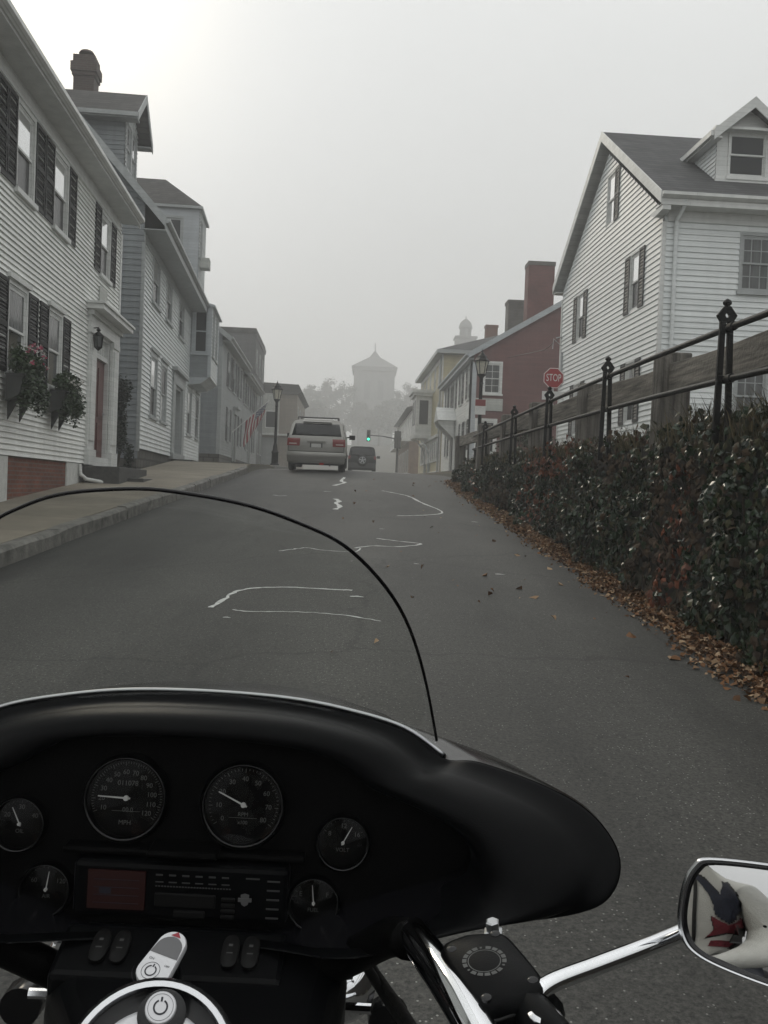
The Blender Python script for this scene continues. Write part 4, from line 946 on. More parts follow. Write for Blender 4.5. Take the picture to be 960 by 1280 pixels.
while cnt < 30000:
    y = 3.2+25.2*(r.random()**1.35); v = r.random()**.9*1.06
    # bare patches where the dead stems show
    d = NZ.noise(V((y*.55, v*1.6, 4.2)))+.5*NZ.noise(V((y*1.6, v*3.1, 9.1)))
    bare = d > .30 and y < 22
    if bare and r.random() < .5: continue
    clump = NZ.noise(V((y*1.9, v*3.6, 2.)))
    p = face_pt(y, min(1,v))
    out = .04+.30*max(0,clump+.15)+.06*r.random()
    if v > .85: out += .16*NZ.noise(V((y*1.3,0,5.)))
    if v > 1: p.z += .16*max(0,NZ.noise(V((y*2.3,3.,5.)))+.1)
    far = max(0,(y-14)/14)
    p.x -= out; p.z += r.uniform(-.03,.05)+(max(0,v-1)*2.2)
    if p.z < road_z(y)+.05: continue
    if v > .93: p.x += r.random()*.35
    nrm = V((-1+r.gauss(0,.4), -.15+r.gauss(0,.5), .12+r.gauss(0,.5)))
    rust = NZ.noise(V((y*.8, v*1.3, 21.)))
    q = r.random()
    if v > .72 and 12.4 < y < 15.8 and q < .7: mb.cur = 2
    elif rust > .3 and q < .35: mb.cur = 2
    elif q < .13 or (bare and q < .8): mb.cur = 3
    elif q < .34 or (v > .82 and q < .62): mb.cur = 1
    else: mb.cur = 0
    leaf(mb, p, nrm, r.uniform(.034,.095)*(1+.35*far), r); cnt += 1
# dead stems and runners hanging over the bare patches
mb.cur = 3
for k in range(420):
    y = 3.2+23*(r.random()**1.2); v = r.uniform(.35,1.02); pts = []
    for j in range(6):
        q = face_pt(y, max(0,min(1,v))); q.x -= .04+.05*r.random(); pts.append(q); y += r.gauss(0,.09); v -= r.uniform(.02,.11)
    mb.tube(pts, [.0055*r.uniform(.6,1.5)]*6, 3, cap=False)
tag(mb.build('ivy', [MAT['ivy_green'],MAT['ivy_olive'],MAT['ivy_rust'],MAT['dry_brown']], norm=False), 'dark glossy ivy and rust coloured creeper covering the roadside bank', 'ivy', kind='stuff')
# dry grass along the top of the bank
mb = MB()
for k in range(15000):
    y = 4.5+22*(r.random()**1.8); x = 2.88+r.random()**1.5*1.4
    if NZ.noise(V((x*1.5,y*.7,3.))) < -.15 and y > 9: continue
    z = bank_z(y); h = r.uniform(.08,.30)*(1.25 if y < 8.8 else .95); a = r.random()*2*PI; w = .006
    dx, dy = math.cos(a)*w, math.sin(a)*w; lx, ly = r.gauss(0,.45)*h, r.gauss(0,.45)*h
    mb.cur = 0 if r.random() < .6 else 1
    p0 = (x-dx,y-dy,z-.02); p1 = (x+dx,y+dy,z-.02); q0 = (x+lx*.4-dx*.7,y+ly*.4-dy*.7,z+h*.6); q1 = (x+lx*.4+dx*.7,y+ly*.4+dy*.7,z+h*.6); t_ = (x+lx,y+ly,z+h)
    i = [mb.vert(q) for q in (p0,p1,q1,q0,t_)]; mb.face(i[:4]); mb.face([i[3],i[2],i[4]])
tag(mb.build('dry_grass', [MAT['dry_grass'],MAT['ivy_olive']], norm=False), 'dry grass and weeds along the top of the bank', 'grass', kind='stuff')
# leaf litter drifted against the foot of the wall
mb = MB()
for k in range(17000):
    y = 3.4+25*(r.random()**1.25); wd = .32+.13*NZ.noise(V((y*.9,0,2.)))
    u = abs(r.gauss(0,.46))
    if u > 1.5: continue
    x = 2.70+.13*max(0,(y-24)/4.6)-u*wd
    if r.random() < .0035: x = 2.2-r.random()**2*2.6
    pile = max(0, .09*(1-u*1.2))
    z = zr(x,y)+.012+pile*r.random()
    s_ = r.uniform(.018,.060)*(1 if y < 14 else 1.2); mb.cur = 0 if r.random() < .70 else 1
    leaf(mb, V((x,y,z)), V((r.gauss(0,.38),r.gauss(0,.38),1)), s_, r, fold=r.uniform(-.9,.6))
for (x, y) in ((2.05,9.3),(1.62,8.45),(1.95,11.4),(1.55,8.9),(2.1,7.0),(2.2,6.35),(1.3,9.6),(1.85,12.8),(2.15,10.4)):
    mb.cur = 1 if r.random() < .6 else 0
    leaf(mb, V((x,y,zr(x,y)+.02)), V((r.gauss(0,.3),r.gauss(0,.3),1)), r.uniform(.07,.12), r, fold=.5)
tag(mb.build('fallen_leaves', [MAT['litter_brown'],MAT['litter_pale']], norm=False), 'brown fallen leaves drifted along the foot of the ivy bank', 'leaves', kind='stuff')

# ---- iron pipe fence
fx = 2.86
def rail_z(y, low=False):
    z = 2.83+.052*(y-7.35) if y < 11 else 3.02+.0035*(y-11)
    z = 2.80+.19*(1-math.exp(-(y-5)/5.5))+.035
    return z-(.41-.004*(y-7)) if low else z
f = empty('iron_fence',(fx,7.35,bank_z(7.35)),0,'black iron pipe railing with diamond finials along the top of the ivy bank','iron fence'); 
fo = f.location
posts = [3.75,7.35,10.95,14.4,17.75,22.0]
def fmb():
    m = MB(); m.X = M.Translation(-fo); return m
for y in posts:
    z1 = rail_z(y)+.06; z0 = bank_z(y)-(.42 if 14 < y < 15 else .12); m = fmb()
    for sg in (-1,1):   # two flat bars that spread apart towards the foot
        m.prism([(fx+sg*.030-.024,y-.02,z1),(fx+sg*.030+.022,y-.02,z1),(fx+sg*.052+.026,y-.02,z0),(fx+sg*.052-.026,y-.02,z0)],(0,.04,0))
    m.box(fx-.06,y-.03,rail_z(y,1)-.03,fx+.06,y+.03,rail_z(y,1)+.03); m.box(fx-.05,y-.03,rail_z(y)-.035,fx+.05,y+.03,rail_z(y)+.035)
    p = m.build('post',MAT['iron_black'],f,bevel=.006)
    m = fmb(); zc_ = z1+.045   # pierced diamond and bud
    q_ = lambda dx,z: (fx+dx,y-.018,z)
    out = [q_(-.05,z1-.01),q_(.05,z1-.01),q_(.082,zc_-.0),q_(.026,zc_+.075),q_(-.026,zc_+.075),q_(-.082,zc_-.0)]
    inn = [q_(-.006,zc_-.018),q_(.006,zc_-.018),q_(.017,zc_+.002),q_(.005,zc_+.022),q_(-.005,zc_+.022),q_(-.017,zc_+.002)]
    d = V((0,.036,0))
    A = [m.vert(q) for q in out]; B = [m.vert(q) for q in inn]; A2 = [m.vert(V(q)+d) for q in out]; B2 = [m.vert(V(q)+d) for q in inn]
    for k in range(6):
        j = (k+1)%6
        m.face([A[k],A[j],B[j],B[k]]); m.face([A2[k],B2[k],B2[j],A2[j]]); m.face([A[k],A2[k],A2[j],A[j]]); m.face([B[k],B[j],B2[j],B2[k]])
    m.lathe([(.026,zc_+.068),(.02,zc_+.078),(.036,zc_+.094),(.038,zc_+.105),(.026,zc_+.122),(.010,zc_+.132),(.003,zc_+.137)],8,M.Translation((fx,y,0)))
    m.build('finial',MAT['iron_black'],p,bevel=.004)
for low in (False, True):
    m = fmb(); ys = [-2,1,3.75,5.5,7.35,9,10.95,12.7,14.4,16,17.75,20,22,24.3]
    m.tube([(fx,y,rail_z(y,low)) for y in ys], .026, 10)
    for y in posts: m.lathe([(.027,-.05),(.036,-.045),(.036,.045),(.027,.05)],10,M.Translation((fx,y-.12,rail_z(y-.12,low)))@M.Rotation(PI/2,4,'X'))
    m.build('rail',MAT['iron_black'],f,40)
# ---- heavy timber guard rail behind it
wx = lambda y: 3.18-.012*(y-9.5)
t0 = (wx(9.5),9.5,bank_z(9.5))
f = empty('timber_fence',t0,0,'weathered timber guard rail of thick planks on square posts behind the iron railing','timber fence')
fo = V(t0)
tp_ = [2.9,6.2,9.5,12.8,16.2,19.6,23.2,28.0]
wtop = lambda y: 2.86+.0175*(y-7.2)
for y in tp_:
    m = fmb(); h = .155; x = wx(y)-.06; zt = wtop(y)+(.13 if y < 27 else .02)
    m.prism([(x-h+.02,y-h,bank_z(y)-.3),(x+h+.02,y-h,bank_z(y)-.3),(x+h+.02,y+h,bank_z(y)-.3),(x-h+.02,y+h,bank_z(y)-.3)],(r.uniform(-.03,.03),r.uniform(-.05,.03),zt-bank_z(y)+.3))
    m.build('post',MAT['timber_post'],f,bevel=.02)
for a, b in zip(tp_, tp_[1:]):
    m = fmb(); n_ = 6; rings = []
    for k in range(n_+1):
        y = a+.01+(b-a-.02)*k/n_; x = wx(y)-.055; z = wtop(y)+.012*math.sin(k*1.3+a)
        rings.append([(x-.05,y,z-.29),(x+.04,y,z-.295),(x+.045,y,z),(x-.045,y,z+.005)])
    m.loft(rings,closed=True,cap0=True,cap1=True); m.build('plank',MAT['timber'],f,bevel=.012)

# ---- gas style street lamps
pm('lamp_glass', (.55,.53,.45), .12, ior=1.5, var=.2, vscale=20)
def street_lamp(loc, hgt, label):
    L = empty('street_lamp',loc,0,label,'street lamp','old style street lamps')
    m = MB(); m.lathe([(.19,0),(.19,.09),(.15,.12),(.14,.55),(.17,.60),(.11,.68),(.085,.9),(.062,1.0),(.055,hgt-1.05),(.075,hgt-1.03),(.055,hgt-.98),(.06,hgt-.86),(.10,hgt-.80),(.13,hgt-.78)],12)
    m.build('pole',MAT['iron_black'],L,40)
    m = MB(); z = hgt-.78
    m.lathe([(.125,z+.0),(.135,z+.03),(.12,z+.05)],6)
    for k in range(6):
        a = 2*PI*k/6; m.tube([(.125*math.cos(a),.125*math.sin(a),z+.03),(.215*math.cos(a),.215*math.sin(a),z+.46)],.013,4)
    m.lathe([(.25,z+.45),(.245,z+.48),(.17,z+.56),(.15,z+.62),(.10,z+.66),(.06,z+.72),(.03,z+.74),(.035,z+.77),(.012,z+.80),(.004,z+.86)],6)
    lan = m.build('lantern',MAT['iron_black'],L)
    m = MB(); m.lathe([(.105,z+.05),(.195,z+.45)],6); m.build('lantern_glass',MAT['lamp_glass'],lan)
    return L
street_lamp((-3.88,40,road_z(40)+.14),3.62,'old style black street lamp on the pavement beside the silver van')
L2 = street_lamp((3.62,29.3,2.3),3.75,'old style black street lamp in front of the maroon gable house')
m = MB(); sx, sy, sz = 3.5, 29.25, 0
pm('sign_red', (.22,.03,.03), .4); pm('sign_white', (.72,.72,.70), .45, var=.1); pm('stop_red', (.34,.018,.024), .38, var=.08, vscale=8)
tz = empty('parking_sign',(3.60,29.2,4.02),0,'small white sign with a red top band, fixed to the lamp pole','parking sign')
m = MB(); m.box(-.17,-.10,0,.17,-.085,.48); m.build('plate',MAT['sign_white'],tz)
m = MB(); m.box(-.165,-.104,.27,.165,-.101,.475); m.build('red_band',MAT['sign_red'],tz)
m = MB(); m.tube([(0,-.07,.1),(0,.0,.1)],.02,6); m.tube([(0,-.085,.38),(0,.0,.38)],.02,6); m.build('bracket',MAT['steel'],tz)
# ---- stop sign
sz = 2.2
S = empty('stop_sign',(5.46,27,sz+.13),0,'red octagonal STOP sign on a steel post in front of the maroon gable end','stop sign')
m = MB(); m.tube([(0,.03,-.3),(0,.03,2.95)],.03,8); m.build('post',MAT['steel'],S,40)
c_, R8 = 2.66, .325
octo = lambda R, y: [(R*math.cos(PI/8+k*PI/4), y, c_+R*math.sin(PI/8+k*PI/4)) for k in range(8)]
m = MB(); m.prism(octo(R8,-.02),(0,.012,0)); pl = m.build('plate',MAT['stop_red'],S)
m = MB(); A = [m.vert(q) for q in octo(R8*.975,-.0235)]; B = [m.vert(q) for q in octo(R8*.91,-.0235)]
for k in range(8): m.face([A[k],A[(k+1)%8],B[(k+1)%8],B[k]])
text_pts(m,'STOP',.215,M.Translation((0,-.0245,c_))@M.Rotation(PI/2,4,'X')@M.Diagonal((.86,1.42,1,1)))
m.build('lettering',MAT['sign_white'],S)
m = MB(); m.box(-.32,-.018,2.02,.32,-.004,2.27); m.build('lower_plate',MAT['sign_white'],S)
# ---- shrub behind the fence and narrow evergreen between the houses
def shrub(name, loc, label, cat, r_, n, size, mats, seed, stems=6):
    o = empty(name,loc,0,label,cat); q = random.Random(seed); m = MB()
    for k in range(stems):
        a = q.random()*2*PI; m.tube([(0,0,-.1),(r_[0]*.3*math.cos(a),r_[1]*.3*math.sin(a),r_[2]*.7),(r_[0]*.6*math.cos(a),r_[1]*.6*math.sin(a),r_[2]*1.3)],[.02,.014,.006],5)
    m.build('stems',MAT['dry_brown'],o)
    m = MB()
    for k in range(18):
        c = (q.gauss(0,.4)*r_[0], q.gauss(0,.4)*r_[1], r_[2]*(.25+1.5*q.random()))
        leafy(m,c,(r_[0]*.4,r_[1]*.4,r_[2]*.35),n//18,size,(0,0,1),rr=q,shell=.2)
    m.build('foliage',[MAT[x] for x in mats],o,norm=False); return o
pm('shrub_green', (.05,.065,.03), .6, var=.4, vscale=20); pm('evergreen', (.012,.02,.012), .6, var=.5, vscale=20)
shrub('leafy_shrub',(4.75,27.6,2.2),'straggly green shrub growing behind the timber fence, below the STOP sign','shrub',(.9,.9,.85),2600,.09,['shrub_green','ivy_olive'],3)
shrub('leafy_shrub',(4.0,24.8,2.2),'low weedy green bush just behind the planks, between fence and lamp','shrub',(.55,.8,.42),1500,.08,['shrub_green','dry_brown'],8)
shrub('evergreen_shrub',(-6.15,23.1,1.75),'narrow dark evergreen in the gap between the white and grey clapboard houses','shrub',(.34,.34,1.15),5200,.075,['evergreen','evergreen'],4,3)
# ---- flag on the row house
pm('flag_red', (.30,.035,.045), .8); pm('flag_white', (.55,.54,.52), .8); pm('flag_blue', (.03,.04,.10), .8)
wy = 49.6; wxh = -6.95-math.tan(rad(2.2))*(wy-44.1)
F = empty('flag',(wxh,wy,4.3),0,'striped flag with blue canton drooping from its pole on the grey row house','flag')
m = MB(); m.tube([(0,0,.0),(1.95,-.25,1.75)],.022,6); m.lathe([(.0,0),(.04,.03),(.0,.07)],8,M.Translation((1.95,-.25,1.74))); m.build('flag_pole',MAT['white_trim'],F)
m = MB(); NXX, NZZ = 26, 26
def flag_pt(u, v):   # u along the pole (hoist), v along the fly, drooping
    a = V((.75,-.096,.673)).lerp(V((1.92,-.246,1.72)), u)
    dr = v*1.85; sway = .11*math.sin(v*7+u*4)*v+.05*math.sin(u*16+v*3)*v**.5
    return a+V((-.32*v*u-.12*v*(1-u)+.25*sway, sway, -dr*(.80-.25*u)))
ids = [[m.vert(flag_pt(a/NXX,b/NZZ)) for b in range(NZZ+1)] for a in range(NXX+1)]
for a in range(NXX):
    for b in range(NZZ):
        st = a//2; m.cur = 2 if (a >= 12 and b < 11) else (0 if st%2==0 else 1); m.face([ids[a][b],ids[a+1][b],ids[a+1][b+1],ids[a][b+1]])
m.cur = 1
for a in range(13,26,2):
    for b in range(1,11,2):
        p = flag_pt((a+.5)/NXX,(b+.5)/NZZ); m.poly([p+V((-.03,-.02,0)),p+V((0,-.02,-.03)),p+V((.03,-.02,0)),p+V((0,-.02,.03))])
fl = m.build('cloth',[MAT['flag_red'],MAT['flag_white'],MAT['flag_blue']],F,180,norm=False)
sm = fl.modifiers.new('thickness','SOLIDIFY'); sm.thickness = .004
# ---- traffic signal on a mast arm
pm('signal_body', (.02,.022,.02), .5); pm('signal_green', (.02,.5,.32), .3, emit=(.05,.95,.55), estr=2.2); pm('signal_off', (.05,.02,.015), .3)
z0 = road_z(85)+.1
T_ = empty('traffic_light',(3.0,85,z0),0,'traffic signal showing green on a mast arm across the street beyond the cars','traffic light')
m = MB(); m.lathe([(.2,0),(.2,.25),(.11,.35),(.08,4.2)],10); m.build('pole',MAT['iron_black'],T_,40)
m = MB(); m.tube([(0,0,3.4),(-1.4,0,3.62),(-2.7,0,3.66)],[.06,.045,.035],8); m.build('mast_arm',MAT['iron_black'],T_,40)
def head(dx, dz, sc, lit):
    m = MB(); m.box(dx-.17*sc,-.12,dz-.52*sc,dx+.17*sc,.12,dz+.52*sc)
    for k in (-1,0,1):
        X = M.Translation((dx,-.12,dz+k*.33*sc))@M.Rotation(PI/2,4,'X')
        for q in range(8):
            a0, a1 = q*PI/8-.0, (q+1)*PI/8
            m.prism([X@V((.14*sc*math.cos(a0),.14*sc*math.sin(a0),0)),X@V((.14*sc*math.cos(a1),.14*sc*math.sin(a1),0)),X@V((.155*sc*math.cos(a1),.155*sc*math.sin(a1),0)),X@V((.155*sc*math.cos(a0),.155*sc*math.sin(a0),0))],(0,-.2,0))
    h = m.build('signal_head',MAT['signal_body'],T_)
    for k in (-1,0,1):
        m = MB(); m.lathe([(.125*sc,0),(.11*sc,.02),(.05*sc,.04)],14,M.Translation((dx,-.123,dz+k*.33*sc))@M.Rotation(PI/2,4,'X'))
        m.build('lens',MAT['signal_green' if (lit and k==-1) else 'signal_off'],h,180)
head(-2.7,3.62,1.0,True)
m = MB(); m.box(-.3,-.08,2.55,.3,.35,4.15); m.lathe([(.36,-.06),(.36,.06)],14,M.Translation((0,-.0,3.4))@M.Rotation(PI/2,4,'X')); m.build('signal_cabinet',MAT['signal_body'],T_,bevel=.04)
# ---- overhead wire between the maroon house and the white gabled house
m = MB(); m.tube([(6.35,41.9,7.75),(6.9,36,7.25),(6.5,31,6.95),(6.1,29.2,6.55)],.012,5); tag(m.build('overhead_wire',MAT['iron_black']),'thin black service wire strung from the maroon gable to the white gabled house','wire')
# ---- trees on the foggy hill
pm('bark', (.08,.075,.068), .9, var=.4, vscale=8)
leafmat('far_leaves', (.035,.04,.028), (.07,.07,.05), .8); leafmat('autumn_leaves', (.05,.04,.028), (.08,.065,.045), .8)
def tree(loc, h, rad_, seed, label, n=4200, mat='far_leaves', leaf_=.55):
    q = random.Random(seed); t = empty('tree',loc,q.random()*6,label,'tree','trees on the foggy hill')
    m = MB(); tips = []
    m.tube([(0,0,-.5),(.1*q.gauss(0,1),.1,h*.25),(.2*q.gauss(0,1),.2*q.gauss(0,1),h*.55),(0,0,h*.85)],[h*.028,h*.022,h*.014,h*.004],8)
    for k in range(13):
        a = k*2.4+q.random(); z = h*(.24+.6*k/13); R = rad_*(1-.55*(k/13)**1.5)*q.uniform(.75,1.1)
        e = V((R*math.cos(a),R*math.sin(a),z+R*.45)); md = V((e.x*.5,e.y*.5,z+R*.12)); m.tube([(0,0,z-.1),md,e],[h*.009,h*.006,h*.002],5); tips += [e, md.lerp(e,.6)]
        for j in range(2):
            e2 = md+V((q.gauss(0,.35)*R,q.gauss(0,.35)*R,abs(q.gauss(.3,.3))*R)); m.tube([md,e2],[h*.004,h*.0015],4); tips.append(e2)
    tips.append(V((0,0,h*.92)))
    m.build('trunk',MAT['bark'],t,60)
    m = MB()
    for e in tips:
        s_ = rad_*q.uniform(.22,.38); leafy(m,e,(s_,s_,s_*.8),n//len(tips),leaf_,(0,),rr=q,shell=.25)
    m.build('crown',MAT[mat],t,norm=False); return t
kinds = ['broad bare-edged tree','tall thin tree','rounded dark tree','sparse ragged tree']
TREES = [(-24,190,13,5,'behind the tan corner building'),(-17,196,12,4.6,'low on the slope next to the tan corner building'),(-12.5,205,13.5,4.6,'midway between the tan building and the church tower'),(-8.5,212,15.5,4.6,'close beside the church tower, over the silver van'),(-5.5,208,14.5,4.2,'just touching the church tower wall over the van roof'),
 (9.2,214,15.5,4.4,'close beside the church tower, on the yellow house side'),(13,206,14,4.6,'over the white balustrade of the brick building'),(6.5,200,11,3.8,'in front of the church tower, over the traffic signal'),(-1.5,196,9.5,3.6,'in front of the church tower, straight above the dark car'),(17,196,13.5,4.8,'below the domed cupola'),(2.8,188,8.5,3.4,'low in front of the tower beside the green signal'),(22,204,14,5,'hidden mostly behind the yellow house roof'),(-30,184,12,5,'far up the slope behind the tall dark house'),(-10,182,8.5,3.8,'low and thick above the van, in front of taller trees')]
for k, (x, y, h, R, lb) in enumerate(TREES):
    q = 1.36; x, y, h, R = x*q, y*q, h*q*1.14+(1.5*(1-q)+q*8.5-terr(x*q,y*q))*.6, R*q
    tree((x,y,terr(x,y)-.1),h,R,40+k,'fog-grey tree '+lb,mat='far_leaves' if k%3 else 'autumn_leaves')
# ------------------------------------------------------------------ cars
pm('van_beige', (.25,.245,.225), .34, metal=.3, coat=.25, var=.03); pm('suv_dark', (.008,.010,.010), .45, spec=.25); pm('car_glass', (.006,.007,.008), .06, ior=1.35)
pm('tail_red', (.20,.018,.018), .15, coat=.5); pm('tail_clear', (.5,.42,.40), .15, coat=.5); pm('plate_white', (.5,.5,.48), .5); pm('grey_plastic', (.05,.05,.05), .55); pm('reflector_red',(.45,.03,.02),.2)
def car(loc, pitch, name, label, w, length, zb, belt, roof, hood, lean, tuck, paint, mirror_z, van=True):
    R = empty(name, loc, 0, label, 'car'); R.rotation_euler = (pitch,0,0)
    h = w/2
    prof = [(h*.86,zb),(h*.97,zb+.12),(h,zb+.32),(h*1.0,(zb+belt)/2+.1),(h*.985,belt-.05),(h*.955,belt+.06),(h*(.955-tuck*.5),(belt+roof)/2),(h*(.955-tuck)+.02,roof-.14),(h*(.87-tuck),roof-.035),(h*(.6-tuck*.5),roof)]
    fz = lambda z: max(0,(z-belt+.1)/(roof-belt))
    bow = lambda x: .07*(x/h)**2
    def ry(x, z):   # rear surface
        low = .05*max(0,(.62-z)) 
        return bow(x)+lean*fz(z)**1.15+low
    # stations along the car: rear, then forward
    def sta(y, topk, wk, rear=0.):
        out = []
        for (x, z) in prof:
            zz = z
            if z > belt-.02: zz = belt-.02+(z-belt+.02)*topk
            out.append((x*wk, y+(lean*fz(z)**1.15*(1 if rear else 0))*rear, zz))
        return out
    sts = [('r',0)]
    half = []
    half.append([(x*.985, ry(x,z), z) for (x,z) in prof])
    half.append([(x, ry(x,z)+.12, z) for (x,z) in prof])
    half.append([(x, ry(x,z)*.6+.55, z) for (x,z) in prof])
    for k in range(1,6): half.append([(x, .6+(length*.62-.6)*k/5+.0, z+.012*math.sin(k*.6)*(1 if z > roof-.2 else 0)) for (x,z) in prof])
    for (yk, tk, wk) in ((.74,.55,.995),(.82,.12,.985),(.92,.03,.95),(.985,-.12,.86),(1.0,-.35,.78)): half.append(sta(length*yk, tk, wk))
    rings = []
    for hs in half:
        rings.append([V(p) for p in hs]+[V((-p[0],p[1],p[2])) for p in hs[::-1]])
    m = MB(); ids = m.loft(rings, closed=True, cap1=True)
    # rear skin
    n = len(prof); NX = 10; prev = None
    for j in range(n):
        x, z = half[0][j][0], half[0][j][2]
        row = [ids[0][2*n-1-j]]+[m.vert((x*t, ry(x*t*1.0,z), z)) for t in [(-1+2*k/NX) for k in range(1,NX)]]+[ids[0][j]]
        if prev:
            for k in range(NX): m.face([prev[k],prev[k+1],row[k+1],row[k]])
        prev = row
    body = m.build('body', MAT[paint], R, 35)
    def patch(x0f, x1f, z0, z1, off, nx=10, nz=5, thick=.02, rnd_=0.):
        """panel that follows the rear skin; x0f/x1f are functions of z"""
        m = MB(); g = []
        for layer in (-off, -off+thick):
            L_ = []
            for j in range(nz+1):
                z = z0+(z1-z0)*j/nz; a, b = x0f(z), x1f(z)
                L_.append([m.vert((a+(b-a)*k/nx, ry(a+(b-a)*k/nx, z)+layer, z)) for k in range(nx+1)])
            g.append(L_)
        A, B = g
        for j in range(nz):
            for k in range(nx): m.face([A[j][k],A[j][k+1],A[j+1][k+1],A[j+1][k]]); m.face([B[j][k],B[j+1][k],B[j+1][k+1],B[j][k+1]])
        for j in range(nz):
            m.face([A[j][0],A[j+1][0],B[j+1][0],B[j][0]]); m.face([A[j][nx],B[j][nx],B[j+1][nx],A[j+1][nx]])
        for k in range(nx):
            m.face([A[0][k],B[0][k],B[0][k+1],A[0][k+1]]); m.face([A[nz][k],A[nz][k+1],B[nz][k+1],B[nz][k]])
        return m
    def half_w(z):
        for (x0,z0),(x1,z1) in zip(prof,prof[1:]):
            if z0 <= z <= z1: return x0+(x1-x0)*(z-z0)/(z1-z0)
        return prof[-1][0]
    # rear window, lights, bumper, plate
    patch(lambda z: -half_w(z)+.10, lambda z: half_w(z)-.10, belt+.03, roof-.13, .006).build('rear_window',MAT['car_glass'],R,180)
    if van:
        for sg in (-1,1):
            lo, hi = belt-.30, belt-.06
            f0 = (lambda z: half_w(z)-.40) if sg == 1 else (lambda z: -half_w(z)-.004)
            f1 = (lambda z: half_w(z)+.004) if sg == 1 else (lambda z: -half_w(z)+.40)
            tl = patch(f0,f1,lo,hi,.02,thick=.05).build('tail_light',MAT['tail_red'],R,60)
            g0 = (lambda z: half_w(z)-.30) if sg == 1 else (lambda z: -half_w(z)+.06)
            g1 = (lambda z: half_w(z)-.06) if sg == 1 else (lambda z: -half_w(z)+.30)
            patch(g0,g1,lo+.05,lo+.085,.026,nz=1,thick=.02).build('reverse_lens',MAT['tail_clear'],tl)
        m = patch(lambda z: -.30, lambda z: .30, belt-.175, belt-.13, .03, nz=1, thick=.04); m.build('tailgate_garnish',MAT[paint],R)
        m = patch(lambda z: -.20, lambda z: .20, belt-.34, belt-.20, .008, nz=1, thick=.012); p = m.build('licence_plate_recess',MAT['grey_plastic'],R)
        m = patch(lambda z: -.155, lambda z: .155, belt-.335, belt-.215, .016, nz=1, thick=.01); m.build('licence_plate',MAT['plate_white'],p)
        bz0, bz1 = zb+.0, belt-.52
        rows = []
        for k in range(13):
            x = -h*1.005+2*h*1.005*k/12; y = bow(x)
            e = .09*(1-(abs(x)/h)**6*.6)
            rows.append([(x,y+.05,bz1+.035),(x,y-e+.02,bz1+.03),(x,y-e-.02,bz1-.03),(x,y-e-.015,bz0+.22),(x*.98,y-e+.05,bz0+.03),(x*.96,y+.1,bz0)])
        m = MB(); m.loft(rows,closed=True,cap0=True,cap1=True); m.build('bumper',MAT[paint],R,50)
        for sg in (-1,1):   # shut lines of the tailgate
            m = MB(); zz = [belt-.52+k*.09 for k in range(7)]; m.tube([(sg*(half_w(z)-.045),ry(half_w(z)-.045,z)-.002,z) for z in zz],.006,4); m.build('panel_gap',MAT['rubber'],R)
        m = MB(); m.tube([(-h*.93+h*1.86*k/8,ry(-h*.93+h*1.86*k/8,belt-.47)-.002,belt-.47) for k in range(9)],.007,4); m.build('panel_gap',MAT['rubber'],R)
        m = MB(); m.tube([(-.02,.02+bow(0)+lean*fz(belt+.05)-.02,belt+.04),(-.18,lean*fz(belt+.1)-.015,belt+.075),(-.42,lean*fz(belt+.06)-.01,belt+.055)],.012,5); m.build('wiper',MAT['grey_plastic'],R)
        m = MB()
        for sg in (-1,1):
            m.tube([(sg*h*.70,.75,roof+.0),(sg*h*.70,.8,roof+.075),(sg*h*.69,2.2,roof+.08),(sg*h*.68,2.3,roof+.0)],.018,6)
        for y in (.85,1.9): m.tube([(-h*.70,y,roof+.075),(h*.70,y,roof+.075)],.016,6)
        m.build('roof_rack',MAT['grey_plastic'],R,50)
        m = MB(); m.prism([(-h*.5,lean-.03,roof-.07),(h*.5,lean-.03,roof-.07),(h*.48,lean+.2,roof+.012),(-h*.48,lean+.2,roof+.012)],(0,.05,.02)); m.build('spoiler',MAT[paint],R)
    else:
        for sg in (-1,1):
            f0 = (lambda z: half_w(z)-.14) if sg == 1 else (lambda z: -half_w(z)-.004)
            f1 = (lambda z: half_w(z)+.004) if sg == 1 else (lambda z: -half_w(z)+.14)
            patch(f0,f1,belt-.18,belt+.02,.02,thick=.05).build('tail_light',MAT['tail_red'],R,60)
            patch((lambda z: sg*.62-.1),(lambda z: sg*.62+.1),zb+.24,zb+.32,.03,nz=1,thick=.04).build('rear_reflector',MAT['tail_clear'],R)
        m = patch(lambda z: -h*.97, lambda z: h*.97, zb+.05, zb+.36, .07, thick=.1); m.build('bumper',MAT['grey_plastic'],R,60)
        X = M.Translation((.02,-.02,belt-.25))@M.Rotation(PI/2,4,'X')
        m = MB(); m.lathe([(.20,-.02),(.33,.0),(.355,.06),(.345,.14),(.29,.19),(.22,.20)],24,X); sp = m.build('spare_wheel',MAT['rubber'],R,50)
        m = MB()
        m.lathe([(.20,.198),(.215,.21),(.19,.215)],20,X,cap=False); m.lathe([(.06,.2),(.055,.225),(.02,.23)],14,X)
        for k in range(5):
            a = k*2*PI/5+PI/2; c, s_ = math.cos(a), math.sin(a); m.prism([X@V((c*.05-s_*.03,s_*.05+c*.03,.2)),X@V((c*.2-s_*.04,s_*.2+c*.04,.2)),X@V((c*.2+s_*.04,s_*.2-c*.04,.2)),X@V((c*.05+s_*.03,s_*.05-c*.03,.2))],(0,-.012,0))
        m.build('rim',MAT['steel'],sp,40)
    # side windows
    m = MB()
    for sg in (-1,1):
        for (ya,yb) in ((.75,1.7),(1.78,2.75),(2.82,3.2)):
            if yb > length*.62: yb = length*.62
            if yb-ya < .2: continue
            za, zb_ = belt+.05, roof-.15; xa, xb_ = half_w(za)+.006, half_w(zb_)+.006
            m.prism([(sg*xa,ya,za),(sg*xa,yb,za),(sg*xb_,yb-.03,zb_),(sg*xb_,ya+.03,zb_)],(-sg*.012,0,0))
